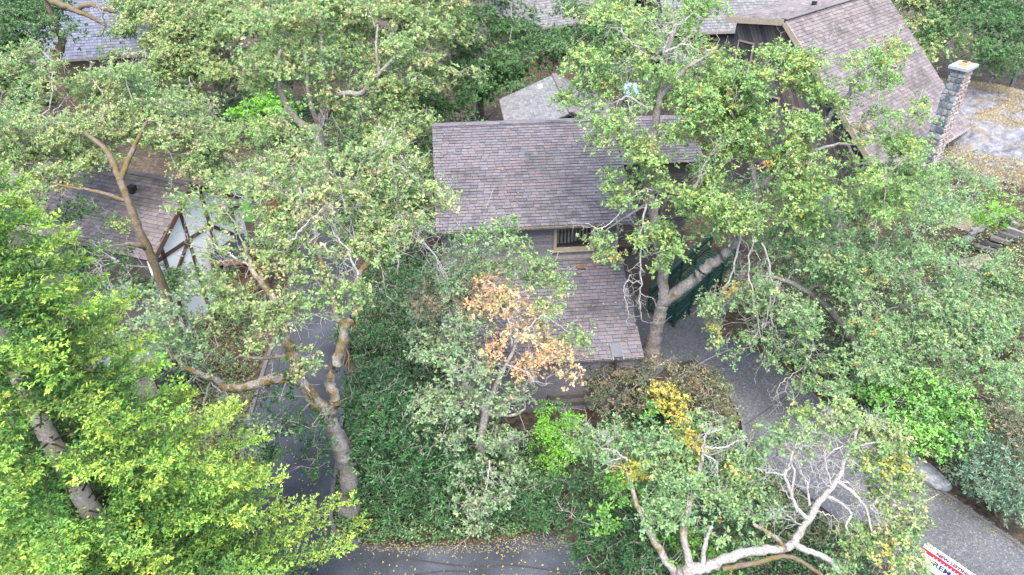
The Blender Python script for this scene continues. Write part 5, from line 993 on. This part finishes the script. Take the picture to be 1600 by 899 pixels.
shrub('shrub thicket growing below the stone chimney', (1470, 320), [(1400, 290, 28, 1.0), (1450, 290, 28.5, 1.0), (1500, 280, 30, 1.0), (1470, 320, 27, .9), (1430, 330, 26.6, .9), (1510, 320, 28, .8), (1540, 300, 29.5, .7), (1560, 320, 29, .6, 'bright')], 'oakcool', (.13, .07), 13, .45, 9, lmat='leaf')
shrub('grassy green mat above the stone steps', (1545, 345), [(1520, 335, 30, .7), (1550, 342, 29.8, .6), (1575, 338, 30.2, .6), (1500, 325, 30.4, .6)], 'bright', (.14, .03), 26, .35, 8, flat=.4, lmat='leaf')
shrub('bright green shrub behind the straight grey bole', (415, 215), [(410, 165, 48, 1.3), (390, 185, 46, 1.2), (430, 185, 46, 1.2), (415, 205, 44.5, 1.0), (440, 165, 48, 1.0)], 'bright', (.18, .1), 12, .5, 9)
shrub('deep green bush in the yard below the cedar slats', (270, 600), [(265, 540, 21.5, .8, 'lime'), (285, 560, 21, .8), (250, 570, 20.8, .7), (300, 530, 22, .7), (290, 590, 20.3, .7), (240, 520, 22.4, .6)], 'laurel', (.11, .06), 18, .4, 9)
shrub('dark undergrowth between the oaks and the lane head', (585, 330), [(560, 300, 37, 1.2), (610, 310, 35, 1.2), (650, 320, 33, 1.0), (590, 350, 31.5, 1.0), (640, 360, 30.5, .9), (610, 390, 28.6, .8), (450, 330, 36, 1.2), (430, 300, 38, 1.2), (650, 280, 36, 1.0), (665, 350, 31, .8)], 'dark', (.15, .08), 11, .5, 9)
shrub('dark bushes below the half-timbered gable', (300, 430), [(256, 462, 24, .55), (262, 440, 24.8, .5), (300, 432, 25.2, .5), (250, 445, 25, .7), (290, 440, 25.3, .7), (320, 450, 25, .7), (210, 440, 25, .9), (160, 430, 25, 1.1), (110, 420, 25, 1.1), (60, 410, 25, 1.2), (350, 470, 24, .6)], 'dark', (.12, .07), 15, .42, 9)
shrub('dark thicket under the far oaks beyond the lane head', (500, 130), [(480, 105, 52, 1.9), (530, 90, 54, 1.9), (580, 105, 51, 1.8), (630, 85, 54, 1.9), (440, 130, 50, 1.7), (300, 165, 46, 1.5), (255, 175, 45, 1.5), (560, 160, 45, 1.5), (660, 135, 47, 1.6), (380, 140, 50, 1.5), (520, 60, 60, 2.2), (450, 70, 60, 2.2), (220, 150, 48, 1.5)], 'dark', (.2, .11), 8, .65, 9)
shrub('lime fern and ivy clump by the lane edge under the oak', (535, 580), [(540, 530, 24, .35), (530, 520, 24.3, .3)], 'laurel', (.28, .05), 30, .2, 6)
shrub('shrubs massed behind the pavilion roof', (760, 180), [(700, 215, 39, 1.1), (720, 190, 40, 1.2), (690, 180, 41, 1.2), (660, 220, 37, 1.1), (665, 260, 33.5, .8)], 'dark', (.16, .09), 12, .5, 9)
shrub('shaded bush beside the front of the steep-roofed house', (1250, 330), [(1180, 330, 30, 1.2), (1240, 320, 30, 1.2), (1300, 340, 29, 1.2), (1140, 300, 32, 1.1), (1200, 290, 32, 1.1), (1360, 330, 28.5, 1.1), (1100, 330, 31, 1.0), (1260, 380, 27.5, 1.1), (1330, 390, 27, 1.1), (1400, 390, 26.5, 1.0), (1200, 400, 27, 1.0)], 'dark', (.15, .08), 11, .5, 9)
shrub('shaded bushes along the upper driveway under the low oak', (1300, 580), [(1180, 510, 24, .8), (1230, 540, 23, .8), (1280, 570, 22, .8), (1320, 610, 20.8, .7), (1350, 640, 19.8, .7), (1240, 480, 24.5, .9), (1310, 520, 23.4, .9), (1380, 560, 22, .9), (1450, 540, 22.4, 1.0), (1370, 480, 24, .9), (1450, 470, 24, 1.0), (1520, 440, 24.6, .9)], 'laurel', (.12, .06), 13, .42, 9)
# --- trees along the back
BG_ = 'trees closing the view behind the houses'
def back_tree(label, basepx, blobs, pal, tr=.3, **kw):
    b = gb(*basepx); mid = [b2 for b2 in blobs][0]; p = b; c = atY(*mid[:3])
    t0 = proj(v3(p[0], p[1], .0)); t1 = proj(v3(p[0], p[1], c[2] * .5))
    plant('oak_tree', label, 'tree', xy(p), [(t0[0], t0[1], p[1]), ((t0[0] + t1[0]) / 2 + 1, (t0[1] + t1[1]) / 2, p[1]), (t1[0], t1[1], p[1])], (), blobs, pal, (.21, .135), 7, 10, kw.pop('dens', 8), .75, 'bark', 'leaf', 'twig', (), .8, BG_, tr, .25)
back_tree('yellow-green tree behind the far corner of the steep roof', (1440, 130), [(1430, 50, 52, 2.0), (1460, 85, 49, 1.6), (1410, 15, 54, 2.2), (1450, 20, 54, 2.0), (1430, 95, 47, 1.2)], 'oakyel')
back_tree('thicket oak with many thin grey stems above the rock', (1540, 140), [(1520, 60, 50, 2.3), (1570, 50, 51, 2.4), (1540, 100, 47, 1.6), (1500, 20, 54, 2.4), (1590, 95, 48, 1.6), (1550, 10, 56, 2.6), (1610, 40, 52, 2.5), (1480, 70, 50, 1.6)], 'dark', dens=7)
back_tree('pale oak standing left of the far grey roof', (985, 60), [(960, 20, 62, 2.6), (1010, 10, 64, 2.6), (930, 0, 68, 2.8)], 'oakyel')
back_tree('broad oak between the far grey roof and the steep house', (1080, 110), [(1070, 60, 50, 2.0), (1040, 100, 46, 1.8), (1090, 110, 44, 1.8), (1060, 150, 41, 1.6), (1010, 160, 40, 1.4), (1120, 150, 41, 1.6)], 'oak')
back_tree('dark oak behind the blue-grey roof ridge', (200, 40), [(180, -20, 72, 3.2), (110, -25, 74, 3.2), (250, -15, 70, 3.2), (40, -20, 72, 3.2)], 'dark')
back_tree('tall oak at the head of the lane', (480, 60), [(470, -15, 62, 3), (400, -10, 64, 3), (540, -20, 62, 3), (350, -20, 66, 3), (300, -15, 66, 2.6)], 'oak')
back_tree('oak behind the dense dark oak', (660, 50), [(640, -15, 60, 3), (700, -20, 62, 3), (760, -25, 66, 3), (600, -20, 62, 3)], 'oakyel')
back_tree('small oak behind the pavilion roof', (930, 150), [(900, 100, 48, 1.5), (940, 110, 46, 1.5), (870, 70, 52, 1.5), (965, 130, 44, 1.2)], 'dark')
# ================================================================ SMALL THINGS
# ground cover and fallen leaves
def in_poly(P, poly):
    x, y = P[:, 0], P[:, 1]; r = np.zeros(len(P), bool); n = len(poly)
    for i in range(n):
        x0, y0 = poly[i][:2]; x1, y1 = poly[(i + 1) % n][:2]
        c = ((y0 > y) != (y1 > y)) & (x < (x1 - x0) * (y - y0) / (y1 - y0 + 1e-12) + x0); r ^= c
    return r
def scatter(pix, n):
    Q = np.array([atz(a, b, 0)[:2] for a, b in pix]); lo, hi = Q.min(0), Q.max(0); out = np.zeros((0, 2))
    while len(out) < n:
        p = rng.uniform(lo, hi, (n * 2, 2)); out = np.vstack([out, p[in_poly(p, Q)]])
    return out[:n]
def cover(name, label, pix, n, pal, z=(.02, .3), leaf=(.105, .06), k=4):
    p = scatter(pix, n); h = hgt(p[:, 0], p[:, 1]); P = np.stack([p[:, 0], p[:, 1], h + rng.uniform(z[0], z[1], n) * (.6 + .4 * np.sin(p[:, 0] * 3) * np.cos(p[:, 1] * 2.6))], 1)
    V, F, Cc = tufts(P, np.array([0, 0, 1.]) + rng.normal(0, .35, (n, 3)), k, leaf[0], leaf[1], pick(pal, n), (.6, 1.45))
    o = link(name, mesh_np(name, V, F, Cc), 'gloss_leaf'); tag(o, label, 'ground cover', kind='stuff')
cover('ground_cover', 'trailing green ground cover over the lane-corner bed', [(524, 790), (522, 815), (535, 836), (560, 848), (640, 850), (760, 845), (850, 830), (880, 790), (860, 700), (700, 640), (560, 600), (545, 650)], 5200, 'dark', (.02, .35))
cover('ivy', 'ivy carpeting the ground between lane and garage', [(552, 600), (565, 420), (600, 370), (690, 400), (700, 640)], 4200, 'laurel', (.02, .3))
cover('ivy', 'ivy spreading below the driveway bank', [(900, 850), (900, 700), (960, 640), (1120, 640), (1180, 720), (1300, 820), (1440, 960), (1200, 1000), (1000, 960)], 6000, 'laurel', (.02, .3))
cover('ground_cover', 'mixed undergrowth on the far side of the driveway', [(1130, 470), (1200, 545), (1300, 635), (1440, 725), (1620, 845), (1950, 1000), (2000, 520), (1650, 430), (1500, 430), (1300, 380)], 9000, 'oakcool', (.02, .3))
cover('ground_cover', 'rough undergrowth left of the lane', [(80, 470), (350, 480), (430, 470), (395, 620), (365, 740), (200, 760)], 4000, 'olive', (.02, .3))
cover('ground_cover', 'weeds under the trees behind the lane', [(330, 200), (500, 250), (520, 400), (640, 360), (680, 190), (480, 150)], 4500, 'dark', (.02, .4), (.16, .09))
cover('ground_cover', 'rough grass and weeds on the slope right of the steep house', [(1400, 300), (1600, 300), (1900, 330), (1900, 460), (1420, 420)], 3200, 'oakgrey', (.02, .25))
def fallen(name, label, pix, n, z, cols, size=.08):
    p = scatter(pix, n); P = np.stack([p[:, 0], p[:, 1], np.full(n, z) + rng.uniform(.005, .015, n)], 1); D = nrm(np.stack([rng.normal(size=n), rng.normal(size=n), rng.normal(0, .1, n)], 1))
    V, F, Cc = leaf_quads(P, D, nrm(rng.normal(0, .15, (n, 3)) + [0, 0, 1]), rng.uniform(.6, 1.3, n) * size, rng.uniform(.5, 1, n) * size * .7, pick(cols, n)); o = link(name, mesh_np(name, V, F, Cc), 'leaf'); tag(o, label, 'leaves', kind='stuff')
fallen('fallen_leaves', 'yellow leaves scattered on the dark road', [(430, 700), (520, 640), (518, 815), (560, 852), (860, 840), (930, 910), (560, 910)], 260, .022, 'yellow')
fallen('fallen_leaves', 'brown leaf litter drifted along the road edge', [(535, 842), (640, 852), (860, 832), (895, 850), (860, 862), (640, 868), (545, 858)], 900, .022, 'dry', .07)
fallen('fallen_leaves', 'brown leaf drift along the driveway edging', [(1395, 712), (1485, 772), (1605, 856), (1600, 866), (1470, 785), (1385, 722)], 500, .03, 'dry', .08)
fallen('fallen_leaves', 'brown leaves drifted along the left side of the lane', [(385, 650), (410, 580), (440, 500), (452, 500), (425, 580), (400, 660)], 300, .022, 'dry', .08)
fallen('fallen_leaves', 'scattered leaves and twigs lying on the driveway', [(1010, 540), (1090, 530), (1240, 595), (1425, 740), (1600, 866), (1500, 1000), (1392, 880), (1190, 715), (1100, 575)], 420, .03, 'dry', .07)
def roof_litter(roof_o, O, u, v, W, L, n, name='roof_litter'):
    u = nrm(np.array(u)); v = nrm(np.array(v)); nn = np.cross(u, v); a = rng.uniform(0, W, n); b = L * rng.beta(.9, 1.6, n); P = O + a[:, None] * u + b[:, None] * v + nn * .045
    D = nrm(u * rng.normal(size=(n, 1)) + v * rng.normal(size=(n, 1)) + nn * .05); V, F, Cc = leaf_quads(P, D, nrm(nn + rng.normal(0, .15, (n, 3))), rng.uniform(.05, .11, n), rng.uniform(.03, .06, n), pick('dry', n)); o = link(name, mesh_np(name, V, F, Cc), 'leaf', roof_o); o['kind'] = 'stuff'
roof_litter(house, EL, ux, vs, 7.6, LL, 260); roof_litter(house, UE, ux, vs, UW, UL, 160); roof_litter(bh, fb, rd, -dv, RLEN, SLEN, 220)
# dry grass on the rock
def rock_grass():
    n = 34000; x = rng.uniform(KC[0] - 9, KC[0] + 9, n); y = rng.uniform(KC[1] - 10, KC[1] + 10, n); z, rg = rock_h(x, y)
    m_ = np.sin(x * .8 + 1.2 * np.sin(y * .5)) + .8 * np.sin(y * 1.1 - .5 * x + 1) + .5 * np.sin(2.3 * x + 1.7 * y) + rng.normal(0, .35, n) - .5 * rg
    k_ = (m_ > -.25) & (z > hgt(x, y) - .1); P = np.stack([x, y, z], 1)[k_]
    V, F, Cc = tufts(P, np.array([0, 0, 1.]) + rng.normal(0, .3, (len(P), 3)), 3, .2, .028, pick('straw', len(P)), (.25, 1.2)); o = link('dry_grass', mesh_np('dry_grass', V, F, Cc), 'leaf'); tag(o, 'straw-coloured dry grass growing in hollows of the rock outcrop', 'grass', kind='stuff')
rock_grass()
# boulders at the driveway edge
def boulder(label, px, py, sx, sy, sz, rot, seed):
    r_ = np.random.default_rng(seed); import bmesh
    bm = bmesh.new(); bmesh.ops.create_icosphere(bm, subdivisions=3, radius=1)
    ph = r_.uniform(0, 6, 6)
    for v in bm.verts:
        c = v.co; k_ = 1 + .13 * math.sin(3 * c.x + ph[0]) * math.cos(2.6 * c.y + ph[1]) + .09 * math.sin(5 * c.z + 4 * c.x + ph[2]) + r_.normal(0, .02)
        c *= k_; c.x *= sx; c.y *= sy; c.z = max(c.z, -.35) * sz
    me = bpy.data.meshes.new('boulder'); bm.to_mesh(me); bm.free(); p = gnd(px, py)
    o = link('boulder', me, 'boulder', None, (p[0], p[1], float(hgt(p[0], p[1])) + sz * .25)); o.rotation_euler = (0, 0, rot); tag(o, label, 'boulder')
boulder('long flat blue-grey boulder lying at the driveway edge', 1440, 742, .95, .42, .42, R(-50), 3)
boulder('small rounded boulder under the shrub at the driveway bend', 1408, 712, .4, .3, .3, R(-20), 4)
boulder('pale stone lying in the dark gap by the planter box', 922, 606, .2, .14, .14, 0, 5)
# stone steps and their retaining stones
sp = gnd(1550, 378); st = empty('stone_steps', sp, 'mossy stone steps with a curved dry-stone edge on the slope', 'steps')
def stoneat(c, u, w_, d_, h_, name, mat):
    v = v3(-u[1], u[0], 0); m = MB(); m.box(c, u, v, zz, w_, d_, h_); V = np.array(m.V) + rng.normal(0, .035, (8, 3)); link(name, mesh_py(name, V, m.F), mat, st)
for i in range(5):
    c = gnd(1537 + i * 12, 393 - i * 6.0); c[2] += .1 + .03 * i; stoneat(c, nrm(v3(.75, -.66, 0)), .9, .3, .22, 'step', 'stone_brown')
for j in range(2):
    for i in range(13):
        t = i / 12; px_ = 1508 + 74 * t; py_ = 384 - 44 * math.sin(t * 2.3) + 10 * t; c = gnd(px_ + random.uniform(-2, 2), py_); c[2] += .12 + .22 * j
        stoneat(c, nrm(v3(math.cos(t * 2), math.sin(t * 2) * .6 + .2, 0)), random.uniform(.26, .46), random.uniform(.2, .34), random.uniform(.16, .28), 'edging_stone', 'stone_brown')
# cedar slat fence and gate near the carport
def fence(label, a, b, hgt_, n, name='cedar_fence'):
    A_ = v3(*a, 0); B_ = v3(*b, 0); d_ = nrm(B_ - A_); L = np.linalg.norm(B_ - A_); nn = v3(d_[1], -d_[0], 0); f = empty(name, (A_ + B_) / 2, label, 'fence')
    for i in range(n):
        z = .12 + (hgt_ - .2) * (i + .5) / n; m = MB(); m.box((A_ + B_) / 2 + zz * z + nn * .03, d_, nn, zz, L, .025, (hgt_ - .2) / n - .025); m.build('slat', 'cedar', f)
    k_ = max(2, int(L / 1.8) + 1)
    for i in range(k_): p = A_ + d_ * L * i / (k_ - 1); m = MB(); m.box(p + zz * (hgt_ / 2), d_, nn, zz, .1, .09, hgt_); m.build('post', 'cedar', f)
    m = MB(); m.box((A_ + B_) / 2 + zz * (hgt_ + .02), d_, nn, zz, L + .1, .14, .04); m.build('cap_rail', 'cedar', f)
fence('red cedar slat fence running below the carport', atz(318, 478, 0)[:2], atz(420, 452, 0)[:2], 1.7, 9)
fence('red cedar slat fence turning back towards the carport posts', atz(318, 478, 0)[:2], atz(322, 425, 0)[:2], 1.7, 9)
fence('orange cedar panel fence at the lane head beside the lawn', atz(420, 352, 0)[:2], atz(442, 345, 0)[:2], 1.8, 8)
# round-ended cedar bench top on the deck beyond the fence
dk = atz(375, 424, .9); bn = empty('slat_bench', (dk[0], dk[1], 0), 'red cedar bench with rounded end in the yard by the carport', 'bench')
for i in range(5):
    m = MB(); w_ = 2.0 - .5 * abs(i - 2) * .35; m.box((dk[0], dk[1] + (i - 2) * .16, .86), (1, 0, 0), (0, 1, 0), (0, 0, 1), w_, .13, .04); m.build('slat', 'cedar', bn)
for sx in (-.7, .7):
    m = MB(); m.box((dk[0] + sx, dk[1], .42), (1, 0, 0), (0, 1, 0), (0, 0, 1), .1, .6, .84); m.build('leg', 'cedar', bn)
# grey shed below the fir
s0 = atz(205, 560, 2.2); sh = empty('shed', (s0[0], s0[1], 0), 'small shed with plain grey metal roof half hidden by the fir', 'shed')
su = nrm(v3(.75, .66, 0)); sv = v3(-su[1], su[0], 0)
m = MB(); m.box((s0[0], s0[1], .95), su, sv, zz, 2.1, 1.7, 1.95); m.build('wall', 'board_dark', sh)
for s in (-1, 1):
    m = MB(); m.box(s0 + sv * s * .48 + zz * -.02, su, nrm(sv * .94 - zz * .3 * s), nrm(zz * .94 + sv * .3 * s), 2.5, 1.05, .04); m.build('roof_panel', 'grey_metal', sh)
m = MB(); m.box((*(s0 - sv * .86)[:2], .9), su, sv, zz, .7, .05, 1.7); d_ = m.build('door', 'trim_grey', sh); m = MB(); m.box((*(s0 - sv * .9 + su * .25)[:2], .9), su, sv, zz, .04, .05, .14); m.build('handle', 'grey_metal', d_)
# green painted walkway with railings beside the house
def railwalk():
    a = atz(1052, 512, .0); b = atz(1150, 408, 1.6); A_ = v3(a[0], a[1], .25); B_ = v3(b[0], b[1], 1.5)
    g = empty('green_walkway', (a[0], a[1], 0), 'dark green painted wooden ramp with board railings rising beside the house', 'walkway')
    d_ = nrm((B_ - A_) * [1, 1, 0]); s_ = v3(d_[1], -d_[0], 0); L = np.linalg.norm((B_ - A_)[:2]); w_ = 1.5
    k_ = int(L / .15)
    for i in range(k_):
        t = (i + .5) / k_; c = A_ * (1 - t) + B_ * t - s_ * w_ / 2; m = MB(); m.box(c, d_, s_, zz, .135, w_, .035); m.build('deck_board', 'green_paint', g)
    for off in (0.0, -w_):
        P0 = A_ + s_ * off; P1 = B_ + s_ * off
        for h in (.3, .55, .8, 1.05):
            m = MB(); m.bar(P0 + zz * h, P1 + zz * h, .04, .13); m.build('rail', 'green_paint', g)
        m = MB(); m.bar(P0 + zz * 1.16, P1 + zz * 1.16, .17, .04); m.build('cap_rail', 'green_paint', g)
        for i in range(5):
            t = i / 4; c = P0 * (1 - t) + P1 * t; m = MB(); m.bar(v3(c[0], c[1], -.05), c + zz * 1.14, .1, .1); m.build('post', 'green_paint', g)
    # landing by the house corner
    return
railwalk()
gp0 = atz(974, 410, 2.2); gpl = empty('green_fence', (gp0[0], gp0[1], 0), 'dark green board screen closing the gap right of the clerestory wall', 'fence')
for i in range(9):
    m = MB(); c = gp0 + ux * (.1 + .16 * i) + uy * .4; m.box((c[0], c[1], 1.5), ux, uy, zz, .145, .03, 3.0); m.build('board', 'green_paint', gpl)
for z in (.6, 2.4): m = MB(); c = gp0 + ux * .74 + uy * .44; m.box((c[0], c[1], z), ux, uy, zz, 1.5, .05, .1); m.build('rail', 'green_paint', gpl)
# for-sale sign at the lower right
def sign():
    P1 = atz(1442, 856, 1.75); P2 = atz(1536, 920, 1.75); d_ = nrm((P2 - P1) * [1, 1, 0]); L = np.linalg.norm((P2 - P1)[:2]); nn = v3(d_[1], -d_[0], 0)
    if np.dot(nn, -P1) < 0: nn = -nn
    s = empty('estate_sign', ((P1 + P2) / 2 * [1, 1, 0]), 'white and red real estate sign hanging on a white post at the driveway', 'sign')
    H_ = .95; c = (P1 + P2) / 2
    def panel(z0, z1, mat, name, off=0.):
        m = MB(); m.box((c[0] + nn[0] * off, c[1] + nn[1] * off, (z0 + z1) / 2), d_, nn, zz, L, .025, z1 - z0); return m.build(name, mat, s)
    M['sign_red'] = plain('sign_red', (.55, .03, .06), .4); M['sign_dark'] = plain('sign_dark', (.16, .02, .05), .4); M['sign_blue'] = plain('sign_blue', (.02, .05, .2), .4)
    panel(1.78, 1.96, 'white', 'rider_panel'); panel(1.63, 1.765, 'sign_red', 'red_band'); panel(1.1, 1.615, 'white', 'name_panel')
    m = MB(); m.box((*(P2 + d_ * .12)[:2], 1.1), d_, nn, zz, .1, .1, 2.3); m.build('post', 'white', s)
    m = MB(); m.box((*(c + d_ * .1)[:2], 1.985), d_, nn, zz, L + .1, .04, .04); m.build('arm', 'white', s)
    rot = Matrix([d_.tolist(), [0, 0, 1], nn.tolist()]).transposed()
    if Matrix([d_.tolist(), [0, 0, 1], nn.tolist()]).determinant() < 0: rot = Matrix([(-d_).tolist(), [0, 0, 1], nn.tolist()]).transposed()
    def text(t, z, size, mat, name):
        cu = bpy.data.curves.new('t', 'FONT'); cu.body = t; cu.size = size; cu.align_x = 'CENTER'; cu.align_y = 'CENTER'; cu.extrude = .002; cu.offset = .006; cu.resolution_u = 3
        to = bpy.data.objects.new('t', cu); C.objects.link(to); bpy.context.view_layer.update(); me = bpy.data.meshes.new_from_object(to.evaluated_get(bpy.context.evaluated_depsgraph_get())); bpy.data.objects.remove(to)
        o = link(name, me, mat, s, (c[0] + nn[0] * .018, c[1] + nn[1] * .018, z)); o.rotation_euler = rot.to_euler()
    text('NEW LISTING', 1.87, .155, 'sign_dark', 'rider_lettering'); text('. . . . . . . . . . .', 1.72, .2, 'white', 'band_lettering'); text('REMAX', 1.45, .27, 'sign_blue', 'name_lettering')
sign()
# lamp post on the knoll
lp = gnd(1578, 140); lpz = float(lp[2]); lamp = empty('lamp_post', (lp[0], lp[1], lpz), 'grey post with flat white lamp head on top of the rock', 'lamp post')
m = MB(); m.bar(v3(lp[0], lp[1], lpz - .3), v3(lp[0], lp[1], lpz + 2.3), .22, .22); m.build('post', 'grey_metal', lamp)
m = MB(); m.box((lp[0], lp[1], lpz + 2.4), (1, 0, 0), (0, 1, 0), (0, 0, 1), .9, .6, .16); m.build('lamp_head', 'white', lamp)
m = MB(); m.box((lp[0], lp[1], lpz + .05), (1, 0, 0), (0, 1, 0), (0, 0, 1), .4, .4, .12); m.build('base', 'cement', lamp)
M['leaf']; tris = sum(len(o.data.polygons) * 2 for o in bpy.data.objects if o.type == 'MESH' and o.name[:7] != 'shingle' or (o.type == 'MESH' and o.name == 'shingles'))
print('approx tris', tris, 'objects', len(bpy.data.objects))
